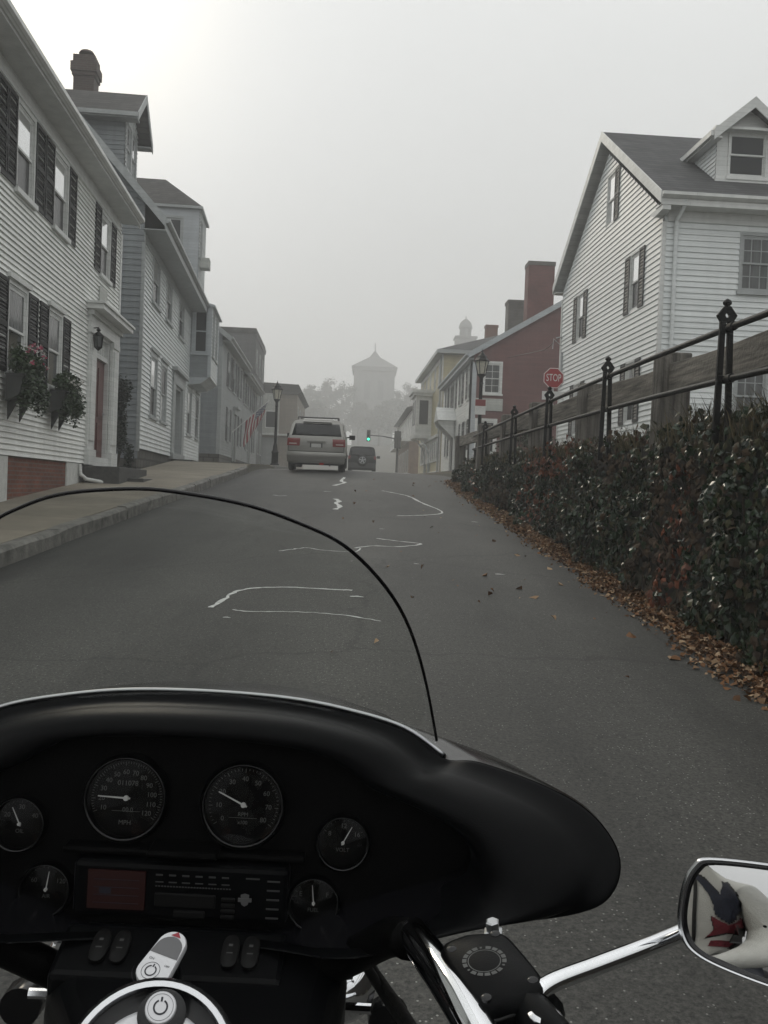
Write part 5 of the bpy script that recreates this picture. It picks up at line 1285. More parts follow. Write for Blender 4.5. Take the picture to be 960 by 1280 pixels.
    m.build('side_windows',MAT['car_glass'],R)
    m = MB(); xw = half_w(roof-.15); y0, y1 = length*.63, length*.775
    m.poly([(-h*.86,y1+.02,belt+.03),(h*.86,y1+.02,belt+.03),(xw*.93,y0+.08,roof-.1),(-xw*.93,y0+.08,roof-.1)]); ws = m.build('windscreen',MAT['car_glass'],R); sm = ws.modifiers.new('t','SOLIDIFY'); sm.thickness = .02
    for sg in (-1,1):
        m = MB(); m.tube([(sg*h*.94,length*.66,mirror_z),(sg*(h+.08),length*.66,mirror_z+.02)],.025,6); m.box(sg*(h+.06)-.0,length*.65-.04,mirror_z-.07,sg*(h+.06)+sg*.21,length*.65+.08,mirror_z+.09); m.build('wing_mirror',MAT['grey_plastic'] if not van else MAT['iron_black'],R,bevel=.03)
    for (sx, yy) in ((-1,.95),(1,.95),(-1,length-.95),(1,length-.95)):
        X = M.Translation((sx*(h-.12),yy,.33))@M.Rotation(sx*PI/2,4,'Y')
        m = MB(); m.lathe([(.20,-.11),(.31,-.11),(.335,-.08),(.335,.08),(.31,.115),(.2,.11)],22,X); wl = m.build('wheel',MAT['rubber'],R,40)
        m = MB(); m.lathe([(.2,.06),(.21,.1),(.12,.085),(.05,.11),(.01,.11)],16,X); m.build('rim',MAT['steel'],wl,40)
    m = MB(); m.box(-h*.8,.25,zb-.06,h*.8,length-.4,zb+.05); m.tube([(.45,.0,zb-.05),(.45,.6,zb-.04)],.03,8); m.build('underbody',MAT['rubber'],R)
    return R
V_ = car((-1.555,29.5,zr(-1.5,29.7)),math.atan(.06),'minivan','beige silver minivan with roof rack seen from behind, waiting at the crest',1.86,4.9,.28,1.13,1.68,1.0,.42,.10,'van_beige',1.12,True)
m = MB(); m.box(.12,-.08,.25,.26,-.05,.30); m.build('hitch_reflector',MAT['reflector_red'],V_)
car((-.14,56,zr(-.14,56)),.012,'compact_suv','dark boxy car with a spare wheel on its tailgate, ahead of the minivan',1.72,4.1,.32,1.08,1.68,1.02,.20,.10,'suv_dark',1.1,False)
# ------------------------------------------------------------------ motorcycle (the camera is held above its seat)
pm('gauge_face', (.006,.0065,.007), .25, coat=.2); pm('gauge_mark', (.06,.062,.06), .5); pm('needle_white', (.42,.42,.41), .4); pm('gauge_bezel', (.03,.03,.031), .25, metal=.8)
pm('lcd_red', (.012,.002,.0015), .4, emit=(.30,.035,.02), estr=.010); pm('grey_legend', (.045,.045,.045), .5); pm('badge_grey', (.09,.09,.09), .4)
pm('fob_silver', (.62,.62,.64), .32, metal=.25); pm('fob_grip', (.13,.13,.135), .6); pm('dark_mark', (.012,.012,.02), .5); pm('red_mark', (.28,.02,.035), .45)
pm('switch_black', (.006,.006,.006), .5, spec=.15); pm('mirror_glass', (.80,.80,.80), .015, metal=1)
t = NT('windshield_acrylic'); g = t.n; t.n.remove(t.bs)
tr = t.new('ShaderNodeBsdfTransparent'); tr.inputs['Color'].default_value = (.955,.96,.955,1); gl = t.new('ShaderNodeBsdfGlossy', Roughness=.05); gl.inputs['Color'].default_value = (1,1,1,1)
lw = t.new('ShaderNodeLayerWeight', Blend=.5); pw = t.new('ShaderNodeMath', operation='POWER'); pw.inputs[1].default_value = 5; t.link(lw.outputs['Facing'], pw.inputs[0]); ma = t.new('ShaderNodeMath', operation='MULTIPLY_ADD'); ma.inputs[1].default_value = .10; ma.inputs[2].default_value = .020; t.link(pw.outputs[0], ma.inputs[0]); mx = t.new('ShaderNodeMixShader'); t.link(ma.outputs[0], mx.inputs[0]); t.link(tr.outputs[0], mx.inputs[1]); t.link(gl.outputs[0], mx.inputs[2]); t.link(mx.outputs[0], t.out.inputs['Surface']); MAT['windshield_acrylic'] = t.m
t = NT('gauge_lens'); t.n.remove(t.bs)
tr = t.new('ShaderNodeBsdfTransparent'); tr.inputs['Color'].default_value = (.95,.95,.95,1); gl = t.new('ShaderNodeBsdfGlossy', Roughness=.03); mx = t.new('ShaderNodeMixShader'); mx.inputs[0].default_value = .012; t.link(tr.outputs[0], mx.inputs[1]); t.link(gl.outputs[0], mx.inputs[2]); t.link(mx.outputs[0], t.out.inputs['Surface']); MAT['gauge_lens'] = t.m

B = empty('motorcycle', (-.194,0,0), 0, 'black touring motorcycle with batwing fairing, clear windshield and round dials, seen from its seat', 'motorcycle')
B.rotation_euler = (0, rad(1.2), 0)
RIM = [(0,1.05,1.260),(.09,1.05,1.257),(.16,1.043,1.249),(.225,1.028,1.236),(.269,1.012,1.212),(.306,.99,1.216),(.369,.95,1.207),(.413,.92,1.190),(.436,.895,1.160),(.427,.875,1.130),(.392,.865,1.112),(.297,.86,1.096),(.18,.866,1.062),(.10,.915,1.040),(0,.94,1.034)]
RID = [(0,.955,1.238),(.08,.955,1.236),(.135,.955,1.228),(.165,.955,1.213),(.188,.95,1.197),(.213,.94,1.187),(.251,.92,1.178),(.282,.90,1.165),(.303,.88,1.141),(.305,.872,1.122),(.295,.868,1.108),(.25,.866,1.091),(.175,.880,1.058),(.095,.930,1.040),(0,.95,1.036)]
def full(h):
    pts = [V(p) for p in h]+[V((-p[0],p[1],p[2])) for p in h[-2:0:-1]]
    return spline(pts, 6, closed=True)
def mix(a, b, f, dy=0., dz=0.): return [tuple(a[k][i]*(1-f)+b[k][i]*f+(dy if i==1 else dz if i==2 else 0) for i in range(3)) for k in range(len(a))]
rim, rid = full(RIM), full(RID)
wt = [1,1,.92,.75,.55,.36,.2,.1,.04]+[0]*6; hood = mix(RIM,RID,.52,-.022,.004); hood = [(p[0],p[1]-.012*wt[k],p[2]+.007*wt[k]) for k,p in enumerate(hood)]
rings = []
# outer shell (street side) from nose to rim
def scl(pts, f, y0, yy): return [V((p.x*f, y0+(p.y-y0)*f+yy, 1.155+(p.z-1.155)*f)) for p in pts]
rings += [scl(rim,.25,.95,.36), scl(rim,.5,.95,.32), scl(rim,.75,.95,.22), scl(rim,.92,.95,.10), scl(rim,1.0,.95,.012), rim]
inn = [V((p.x*.988, p.y-.006, 1.155+(p.z-1.155)*.985)) for p in rim]
grv = [V((p.x*.975, p.y+.004, 1.155+(p.z-1.155)*.93)) for p in rim]
h1 = full(mix(RIM,RID,.30,-.012,.0)); h2 = full(hood); h3 = full(mix(RIM,RID,.80,-.020,.003))
back = [V((p.x*.965, .953+((1.13+(p.z-1.13)*.94 if p.z > 1.1 else p.z-.018)-1.06)*.16, 1.13+(p.z-1.13)*.94 if p.z > 1.1 else p.z-.018)) for p in rid]
back1 = [V((p.x*.985, min(p.y+.012,.951), 1.13+(p.z-1.13)*.965 if p.z > 1.1 else p.z-.006)) for p in rid]
mb = MB(); mb.loft(rings, closed=True, cap0=True); mb.build('fairing_shell', MAT['black_gloss'], B, 50)
mb = MB(); mb.loft([rim, inn, grv, h1, h2, h3, rid, back1, back], closed=True)
fair = mb.build('inner_fairing', MAT['black_plastic'], B, 180); sm = fair.modifiers.new('smooth','SMOOTH'); sm.iterations = 3; sm.factor = .5
pnl_y = lambda z: .953+(z-1.06)*.16
mb = MB(); ids = [mb.vert((p.x, pnl_y(p.z), p.z)) for p in back]; mb.face(ids)
mb.box(-.125,.945,1.112,.125,.968,1.120); mb.box(-.036,.93,1.1165,.036,.97,1.1245)
mb.build('dash_panel', MAT['black_matte'], B, bevel=.003)
mb = MB()   # chrome-edged lip trim along the windshield foot
path = [V((p[0],p[1]+.006,p[2]-.003)) for p in [(-q[0],q[1],q[2]) for q in RIM[4:0:-1]]+RIM[:5]]
mb.tube(spline(path,6), .0065, 8); mb.build('windshield_gasket', MAT['black_plastic'], B, 180)
mb = MB(); mb.tube(spline([V((p.x,p.y-.004,p.z+.006)) for p in path],6), .0025, 6); mb.build('trim_strip', MAT['steel'], B, 180)
# windshield
OUT = [(0,1.4955),(.067,1.488),(.116,1.472),(.156,1.451),(.204,1.395),(.237,1.317),(.262,1.226)]
WSY = [(1.20,1.05),(1.226,1.032),(1.27,.999),(1.317,.959),(1.355,.915),(1.395,.866),(1.425,.826),(1.451,.790),(1.472,.752),(1.488,.720),(1.4955,.702),(1.51,.68)]
_k = spline([V((0,b,a)) for a,b in WSY],10)
for _ in range(30): _k = [_k[0]]+[V((0,(p.y+2*q.y+r_.y)/4,(p.z+2*q.z+r_.z)/4)) for p,q,r_ in zip(_k,_k[1:],_k[2:])]+[_k[-1]]
WSY = [(p.z,p.y) for p in _k]
def ws_y(x, z):
    """rake of the screen: steep at the foot, laid back at the top, bowed forward in the middle"""
    for (z0,y0_),(z1,y1_) in zip(WSY,WSY[1:]):
        if z0 <= z <= z1: y = y0_+(y1_-y0_)*(z-z0)/(z1-z0); break
    else: y = 1.05 if z < 1.2 else .68
    hw = max(.004, ws_half(z)); return y+.045*max(0,1-(x/hw)**2)*min(1,hw/.2)
halfw = spline([V((a,0,b)) for a,b in OUT],6)
def ws_half(z):
    for a, b in zip(halfw, halfw[1:]):
        if b.z <= z <= a.z: return a.x+(b.x-a.x)*(a.z-z)/max(1e-6,a.z-b.z)
    return 0 if z > 1.49 else .262
mb = MB(); rows = []
for j in range(25):
    f = j/24; z = 1.226+(1.4950-1.226)*(1-(1-f)**1.7)
    hw = max(.002, ws_half(z)); zl = []
    for k in range(25):
        x = hw*(-1+2*k/24); zz = z+ (.036*(1-(x/.262)**2) if f == 0 else .036*(1-(x/.262)**2)*(1-f)**4)
        zl.append((x, ws_y(x,zz), zz))
    rows.append(zl)
mb.loft(rows, closed=False); ws = mb.build('windshield', MAT['windshield_acrylic'], B, 180)
sm = ws.modifiers.new('t','SOLIDIFY'); sm.thickness = .004
edge = [V((-p.x, ws_y(p.x,p.z), p.z)) for p in halfw[::-1]]+[V((p.x, ws_y(p.x,p.z), p.z)) for p in halfw[1:]]
for _ in range(4): edge = [edge[0]]+[(p+q*2+r_)/4 for p,q,r_ in zip(edge,edge[1:],edge[2:])]+[edge[-1]]
mb = MB(); mb.tube(edge, .0017, 8); mb.build('windshield_edge', MAT['black_gloss'], ws, 180)
# gauges
def gauge(x, y, z, r, nums, a0, a1, needle, words=(), ticks=40, tsize=.2, big=False):
    tilt = rad(-9); X = M.Translation((x,y,z))@M.Rotation(PI/2+tilt,4,'X')     # local z points at the rider
    mb = MB(); mb.lathe([(r*1.12,-.02),(r*1.12,.004),(r*1.06,.012),(r*1.0,.010),(r*.97,.0),(r*.96,-.004)],40,X,cap=False); g_ = mb.build('gauge', MAT['black_matte'], B, 50)
    mb = MB(); mb.lathe([(r*.98,.009),(r*1.015,.0125),(r*1.03,.010)],40,X,cap=False); mb.build('bezel', MAT['gauge_bezel'], g_, 180)
    mb = MB(); mb.lathe([(r*.985,-.0035),(.001,-.003)],32,X,cap=False); mb.build('dial', MAT['gauge_face'], g_)
    mb = MB()
    for k in range(ticks+1):
        a = a0+(a1-a0)*k/ticks; l_ = .10 if k%5==0 else .05; c, s_ = math.cos(a), math.sin(a); w_ = r*.007
        p = lambda q,ww: X@V((q*c-ww*s_, q*s_+ww*c, .0016))
        mb.poly([p(r*.9,-w_),p(r*.9,w_),p(r*(.9-l_),w_),p(r*(.9-l_),-w_)])
    for k, n_ in enumerate(nums):
        a = a0+(a1-a0)*k/(len(nums)-1); text_pts(mb,n_,r*tsize,X@M.Translation((r*.64*math.cos(a),r*.64*math.sin(a),.0016)))
    for (s_, px, py, sz) in words: text_pts(mb,s_,r*sz,X@M.Translation((px*r,py*r,.0016)))
    if big: mb.poly([X@V(q) for q in ((-r*.36,-r*.34,.0012),(r*.36,-r*.34,.0012),(r*.36,-r*.33,.0012),(-r*.36,-r*.33,.0012))])
    mb.build('dial_markings', MAT['gauge_mark'], g_)
    mb = MB(); c, s_ = math.cos(needle), math.sin(needle); mb.prism([X@V((-r*.1*c-r*.022*s_,-r*.1*s_+r*.022*c,.004)),X@V((-r*.1*c+r*.022*s_,-r*.1*s_-r*.022*c,.004)),X@V((r*.72*c+r*.012*s_,r*.72*s_-r*.012*c,.004)),X@V((r*.72*c-r*.012*s_,r*.72*s_+r*.012*c,.004))], X.to_3x3()@V((0,0,.0008))); mb.lathe([(r*.07,.004),(r*.06,.007)],12,X)
    mb.build('needle', MAT['needle_white'], g_)
    mb = MB(); mb.lathe([(r*.97,.0085),(r*.6,.0105),(.001,.0112)],32,X,cap=False); mb.build('lens', MAT['gauge_lens'], g_, 180)
gy = lambda z: pnl_y(z)-.001
gauge(-.067,gy(1.166),1.165,.041,['10','20','30','40','50','60','70','80','90','100','110','120'],rad(205),rad(-35),rad(178),(('MPH',0,-.62,.16),('011078',0,.36,.18),('00.0',.05,-.30,.16)),55,.17,True)
gauge(.056,gy(1.166),1.164,.041,['0','10','20','30','40','50','60','70','80'],rad(215),rad(-35),rad(155),(('RPM',0,-.25,.14),('x100',0,-.45,.13)),40,.17,True)
gauge(-.175,gy(1.135),1.134,.026,['20','30','40'],rad(150),rad(30),rad(118),(('OIL',0,-.3,.22),),10,.26)
gauge(.163,gy(1.135),1.131,.026,['8','12','16'],rad(150),rad(30),rad(62),(('VOLT',0,-.3,.22),),10,.26)
gauge(-.141,gy(1.072),1.071,.025,['60','120'],rad(150),rad(30),rad(84),(('AIR',0,-.3,.22),),10,.26)
gauge(.136,gy(1.072),1.070,.025,['E','F'],rad(150),rad(30),rad(97),(('FUEL',0,-.3,.22),),8,.28)
# radio
ry_ = .937
mb = MB(); mb.box(-.110,ry_,1.052,.110,.965,1.109); rad_ = mb.build('radio', MAT['black_plastic'], B, bevel=.005)
mb = MB(); mb.box(-.094,ry_-.003,1.062,-.036,ry_+.002,1.101); mb.build('display', MAT['lcd_red'], rad_)
mb = MB()
for q in range(4): mb.box(-.088,ry_-.0036,1.068+q*.008,-.042,ry_-.003,1.0686+q*.008)
mb.box(-.082,ry_-.0037,1.078,-.070,ry_-.0031,1.084); mb.build('display_bars', MAT['dark_mark'], rad_)
mb = MB()
for k in range(6):
    mb.box(-.026+k*.0135,ry_-.0008,1.0975,-.019+k*.0135,ry_+.001,1.0990); mb.box(-.026+k*.0135,ry_-.0008,1.0905,-.018+k*.0135,ry_+.001,1.0915)
for k in range(26): mb.box(-.026+k*.0030,ry_-.0008,1.0862,-.0240+k*.0030,ry_+.001,1.0872)
for k in range(5): mb.box(.088,ry_-.0008,1.058+k*.0095,.101,ry_+.001,1.0595+k*.0095)
mb.box(.066,ry_-.0008,1.098,.080,ry_+.001,1.0992); mb.build('legend', MAT['grey_legend'], rad_)
mb = MB(); mb.box(-.026,ry_-.002,1.066,.036,ry_+.001,1.080); mb.box(-.006,ry_-.003,1.056,.026,ry_+.001,1.063)
for k in range(4): mb.box(.042,ry_-.002,1.056+k*.006,.056,ry_+.001,1.060+k*.006)
mb.build('buttons', MAT['switch_black'], rad_, bevel=.001)
mb = MB(); X = M.Translation((.066,ry_-.001,1.077))@M.Rotation(PI/2,4,'X')@M.Scale(.62,4)   # shield-and-bar badge
mb.prism([X@V(p) for p in ((-.011,.003,0),(.011,.003,0),(.011,-.003,0),(-.011,-.003,0))], (0,-.0012,0))
mb.prism([X@V(p) for p in ((-.007,.0085,0),(0,.0105,0),(.007,.0085,0),(.0065,.0032,0),(-.0065,.0032,0))], (0,-.001,0)); mb.prism([X@V(p) for p in ((-.0065,-.0032,0),(.0065,-.0032,0),(.005,-.0075,0),(0,-.0105,0),(-.005,-.0075,0))], (0,-.001,0))
mb.build('badge', MAT['badge_grey'], rad_)
# switch panel and steering-head cover
mb = MB(); mb.prism([(-.112,.935,1.047),(-.112,.872,1.026),(-.112,.872,1.0),(-.112,.95,1.0)], (.224,0,0)); sp = mb.build('switch_panel', MAT['black_plastic'], B, bevel=.006)
sl = math.atan2(.021,.063)
for (x) in (-.070,-.050,.058,.078):
    X = M.Translation((x,.9035,1.0372))@M.Rotation(sl,4,'X'); mb = MB(); ring = []
    for (rx_, ry2, zz) in ((.0085,.020,0),(.0085,.020,.004),(.006,.017,.0055)):
        ring.append([X@V((rx_*math.copysign(abs(math.cos(a))**.7,math.cos(a)),ry2*math.copysign(abs(math.sin(a))**.7,math.sin(a)),zz)) for a in [2*PI*q/20 for q in range(20)]])
    mb.loft(ring, cap1=True); sw = mb.build('rocker_switch', MAT['switch_black'], B, 40)
    mb = MB(); mb.poly([X@V(p) for p in ((-.003,-.005,.0058),(.003,-.005,.0058),(.003,-.0035,.0058),(-.003,-.0035,.0058))]); mb.poly([X@V(p) for p in ((-.002,.004,.0058),(.002,.004,.0058),(.002,.007,.0058),(-.002,.007,.0058))]); mb.build('switch_mark', MAT['grey_legend'], sw)
mb = MB()
def sect(y, xl, xr, zt, zb_, c=.02): return [(xl,y,zb_),(xl-.0,y,zt-c),(xl+c,y,zt),(xr-c,y,zt),(xr,y,zt-c),(xr,y,zb_)]
mb.loft([sect(.95,-.120,.175,1.044,.60),sect(.90,-.118,.175,1.030,.62),sect(.86,-.108,.170,1.020,.66),sect(.80,-.075,.165,1.015,.74),sect(.70,-.06,.15,1.012,.80),sect(.60,-.05,.10,.99,.82)], closed=True, cap0=True, cap1=True)
mb.build('fork_cover', MAT['black_plastic'], B, 40, bevel=.008)
# ignition switch knob with a silver fob
c = V((.007,.825,1.066)); up = V((-.05,-.45,.90)).normalized(); ax = V((.36,.86,.42)); ax = (ax-up*ax.dot(up)).normalized(); sd = ax.cross(up).normalized()
F3 = M.Translation(c)@M(((sd.x,ax.x,up.x,0),(sd.y,ax.y,up.y,0),(sd.z,ax.z,up.z,0),(0,0,0,1)))@M.Scale(.84,4)
mb = MB(); mb.lathe([(.021,-.045),(.021,-.004),(.018,0)],24,F3@M.Translation((0,-.006,0))); ig = mb.build('ignition_knob', MAT['black_plastic'], B, 50)
def caps(rw, l0, l1, z, n_=12, r1=None):
    r1 = r1 or rw
    return [F3@V((rw*math.cos(a), l0+rw*.85*math.sin(a), z)) for a in [PI+PI*k/n_ for k in range(n_+1)]]+[F3@V((r1*math.cos(a), l1+r1*math.sin(a), z)) for a in [PI*k/n_ for k in range(n_+1)]]
mb = MB(); mb.loft([caps(.0185,-.016,.018,.0,r1=.0155),caps(.0195,-.016,.018,.002,r1=.0165),caps(.0195,-.016,.018,.007,r1=.0165),caps(.0185,-.016,.018,.009,r1=.0155)], cap0=True, cap1=True); fb = mb.build('fob', MAT['fob_silver'], ig, 40)
mb = MB(); mb.poly([F3@V((.0165,.003,.0093))]+[F3@V((.0150*math.cos(a),.012+.0148*math.sin(a),.0093)) for a in [PI*k/14*.94+.05 for k in range(15)]]+[F3@V((-.0165,.003,.0093))]); mb.build('fob_grip', MAT['fob_grip'], fb)
mb = MB(); mb.poly([F3@V(p) for p in ((-.006,.0275,.0096),(.006,.0275,.0096),(0,.0335,.0096))]); mb.build('fob_arrow', MAT['red_mark'], fb)
def ringmark(mb, X, r0, r1, a0=0, a1=2*PI, n_=28, z=0):
    for k in range(n_):
        a, b = a0+(a1-a0)*k/n_, a0+(a1-a0)*(k+1)/n_
        mb.poly([X@V((r0*math.cos(a),r0*math.sin(a),z)),X@V((r1*math.cos(a),r1*math.sin(a),z)),X@V((r1*math.cos(b),r1*math.sin(b),z)),X@V((r0*math.cos(b),r0*math.sin(b),z))])
mb = MB(); X = F3@M.Translation((-.003,-.017,.0094)); ringmark(mb,X,.0095,.0100); ringmark(mb,X,.0050,.0064,rad(110),rad(430)); ringmark(mb,X,.0190,.0194,rad(185),rad(355)) 
mb.poly([X@V(p) for p in ((-.0008,.0045,0),(.0008,.0045,0),(.0008,.0080,0),(-.0008,.0080,0))])
text_pts(mb,'ON',.0038,F3@M.Translation((-.010,-.004,.0094))); text_pts(mb,'OFF',.0034,F3@M.Translation((.0105,-.007,.0094))); mb.build('key_symbol', MAT['dark_mark'], fb)
# round chrome cover with its lock
nrm = V((.03,-.66,.75)).normalized(); ax = V((0,.75,.66)); ax = (ax-nrm*ax.dot(nrm)).normalized(); sd = ax.cross(nrm).normalized()
X = M.Translation((.021,.715,1.037))@M(((sd.x,ax.x,nrm.x,0),(sd.y,ax.y,nrm.y,0),(sd.z,ax.z,nrm.z,0),(0,0,0,1)))
mb = MB(); mb.lathe([(.070,-.03),(.072,-.004),(.070,.004),(.066,.008),(.0615,.008),(.060,.004)],56,X,cap=False); cc = mb.build('round_cover', MAT['chrome_soft'], B, 40)
mb = MB(); mb.lathe([(.060,.004),(.056,.001),(.046,.0005)],48,X,cap=False); mb.build('cover_groove', MAT['black_gloss'], cc, 40)
mb = MB(); mb.lathe([(.0505,.0012),(.049,.004),(.045,.006),(.001,.0075)],48,X@M.Translation((0,-.004,0)),cap=False); mb.build('cover_plate', MAT['fob_silver'], cc, 40)
mb = MB(); Y_ = X@M.Translation((0,-.006,.0088)); ringmark(mb,Y_,.0285,.0295,n_=48); ringmark(mb,Y_,.031,.0325,n_=48); mb.build('cover_ring', MAT['dark_mark'], cc)
Lk = X@M.Translation((.002,.0435,.004))
mb = MB(); mb.lathe([(.020,-.004),(.0195,.004),(.017,.006)],28,Lk@M.Translation((.001,-.003,0))); mb.build('lock_well', MAT['black_gloss'], cc, 40)
mb = MB(); mb.lathe([(.0125,.004),(.0125,.009),(.0118,.0098),(.001,.0099)],28,Lk); lk = mb.build('lock', MAT['fob_silver'], cc, 40)
mb = MB(); Z = Lk@M.Translation((0,0,.0102)); ringmark(mb,Z,.0046,.0060,rad(115),rad(425)); ringmark(mb,Z,.0100,.0103); mb.poly([Z@V(p) for p in ((-.0008,.0042,0),(.0008,.0042,0),(.0008,.0078,0),(-.0008,.0078,0))]); mb.build('lock_symbol', MAT['dark_mark'], lk)
# handlebars, controls, mirrors
for sg in (1,-1):
    mb = MB(); mb.tube(spline([V((sg*x,y,z)) for x,y,z in ((.09,.93,.985),(.17,.905,1.035),(.212,.855,1.085),(.228,.815,1.103))],6), .0175, 12); mb.build('bar_sleeve', MAT['black_matte'], B, 180)
    path = spline([V((sg*x,y,z)) for x,y,z in ((.231,.820,1.105),(.235,.80,1.109),(.264,.685,1.113),(.300,.58,1.09),(.355,.46,1.04),(.40,.34,.995))],6)
    mb = MB(); mb.tube(path, .0150, 16); hb = mb.build('handlebar', MAT['chrome'], B, 180)
    mb = MB(); mb.tube([V((sg*x,y,z)) for x,y,z in ((.275,.645,1.107),(.292,.60,1.097))],[.021,.021],14); mb.tube([V((sg*x,y,z)) for x,y,z in ((.30,.58,1.09),(.40,.335,.995))],[.018,.0175],14); mb.build('grip', MAT['rubber'], hb, 40)
    d = V((sg*.042,-.12,-.012)).normalized(); up = V((sg*-.1,-.35,.93)); up = (up-d*up.dot(d)).normalized(); sd = d.cross(up)*sg
    X = M.Translation((sg*.289,.715,1.118))@M(((sd.x,-d.x,up.x,0),(sd.y,-d.y,up.y,0),(sd.z,-d.z,up.z,0),(0,0,0,1)))
    # local x: outboard, local y: forward along the bar, local z: up
    mb = MB(); ring = []
    for (z,f) in ((-.022,.86),(-.016,1.),(.010,1.),(.0165,.93),(.019,.82)):
        ring.append([X@V((.031*f*math.copysign(abs(math.cos(a))**.42,math.cos(a)), .044*f*math.copysign(abs(math.sin(a))**.42,math.sin(a))+.004-(.004 if math.cos(a)<0 else -.002), z)) for a in [2*PI*q/32 for q in range(32)]])
    mb.loft(ring, cap0=True, cap1=True); rs = mb.build('brake_reservoir' if sg == 1 else 'clutch_reservoir', MAT['black_plastic'], B, 45)
    mb = MB(); Y_ = X@M.Translation((.003,.008,.0193))
    ringmark(mb,Y_,.0125,.0133)
    for q in range(18):
        a0 = q*2*PI/18; 
        if q%6 != 5: ringmark(mb,Y_,.0142,.0176,a0,a0+.27,3)
        else: ringmark(mb,Y_,.0150,.0170,a0+.05,a0+.16,2)
    mb.build('lid_lettering', MAT['gauge_mark'], rs)
    for (a_,b_) in ((-.022,.040),(.022,.040),(-.022,-.034),(.022,-.034)):
        mb = MB(); mb.lathe([(.0042,.017),(.0042,.0192),(.003,.0198)],10,X@M.Translation((a_*.9,b_*.85,.0)),cap=True); mb.build('lid_screw', MAT['gauge_bezel'], rs, 40)
    mb = MB(); ringp = [X@V((.0318*math.copysign(abs(math.cos(a))**.42,math.cos(a)), .0450*math.copysign(abs(math.sin(a))**.42,math.sin(a))+.003, .0075)) for a in [2*PI*q/32 for q in range(33)]]; mb.tube(ringp,.0012,6,cap=False); mb.build('lid_seam', MAT['rubber'], rs, 180)
    mb = MB(); mb.tube([X@V((-.005,-.05,-.016)),X@V((-.03,-.02,-.016))],[.02,.018],12); mb.build('perch_clamp', MAT['black_plastic'], rs, 50)
    mb = MB(); mb.lathe([(.0085,-.01),(.0085,.004),(.006,.005),(.006,.013),(.0045,.014)],6,X@M.Translation((-.026,.052,.004))); mb.build('hose_bolt', MAT['steel'], rs)
    mb = MB(); pv = V((sg*.318,.662,1.126)); mb.lathe([(.013,-.012),(.013,.002),(.010,.004)],16,M.Translation(pv)); mb.build('pivot_screw', MAT['chrome_soft'], rs, 40)
    mb = MB(); mb.tube([pv+V((-sg*.01,.03,-.006)),pv+V((0,0,-.008)),pv+V((sg*.025,-.05,-.012)),pv+V((sg*.06,-.16,-.045)),pv+V((sg*.085,-.25,-.08))],[.015,.016,.011,.009,.008],10); mb.build('lever', MAT['black_plastic'], rs, 60)
    mb = MB(); pts = spline([V((sg*x,y,z)) for x,y,z in ((.306,.678,1.105),(.313,.684,1.124),(.327,.695,1.1325),(.37,.720,1.136),(.41,.743,1.139),(.452,.768,1.1425),(.49,.79,1.147))],6); mb.tube(pts,[.0072]*len(pts),12); mr = mb.build('mirror', MAT['chrome'], B, 180)
    # mirror head: outline in its own plane
    OM = [(-.0153,.0445),(.031,.0478),(.0728,.0474),(.092,.042),(.099,.028),(.100,-.002),(.094,-.035),(.080,-.046),(.0628,-.0477),(.0335,-.0455),(-.0029,-.0389),(-.0229,-.0321),(-.0327,-.0227),(-.0372,-.0059),(-.0346,.0211),(-.027,.0376)]
    n3 = V((sg*-.323,-.921,.214)).normalized(); e1 = V((.94365,sg*-.33094,0)); e1 = (e1-n3*e1.dot(n3)).normalized(); e2 = n3.cross(e1)*1.; 
    if e2.z < 0: e2 = -e2
    cM = V((.504,.74,1.174)); cM = V((sg*(.31+.194-.0245),.74,1.165+.0063)) 
    P = lambda a,b,o: cM+e1*(sg*a)+e2*b+n3*o
    oc = spline([V((a,b,0)) for a,b in OM],4,closed=True); gx = .030
    ctr = V((.030,-.001,0))
    def oring(f, o, ins=0.): 
        out = []
        for p in oc:
            q = ctr+(p-ctr)*f; out.append(P(q.x,q.y,o))
        return out
    mb = MB(); mb.loft([oring(.45,-.045),oring(.75,-.036),oring(.94,-.018),oring(1.0,-.004),oring(1.0,.003),oring(.975,.005),oring(.945,.004)], cap0=True); mb.build('mirror_shell', MAT['chrome_soft'], mr, 60)
    mb = MB(); mb.loft([oring(.95,.0042),oring(.93,.0046),oring(.86,-.002)]); mb.build('mirror_border', MAT['black_gloss'], mr, 60)
    mb = MB(); mb.loft([oring(.90,.0),oring(.6,.0016),oring(.3,.0022),oring(.02,.0024)]); gl_ = mb.build('mirror_glass', MAT['mirror_glass'], mr, 180)
# cables dropping from the controls
mb = MB()
for (a,b,c_) in (((.17,1.02,1.01),(.21,1.0,.97),(.26,.88,.955)),((.18,1.01,1.0),(.225,.97,.955),(.275,.84,.95))): mb.tube(spline([V(a),V(b),V(c_),V((c_[0]+.02,c_[1]-.12,.93))],6),.0055,8)
mb.build('control_cable', MAT['rubber'], B, 180)
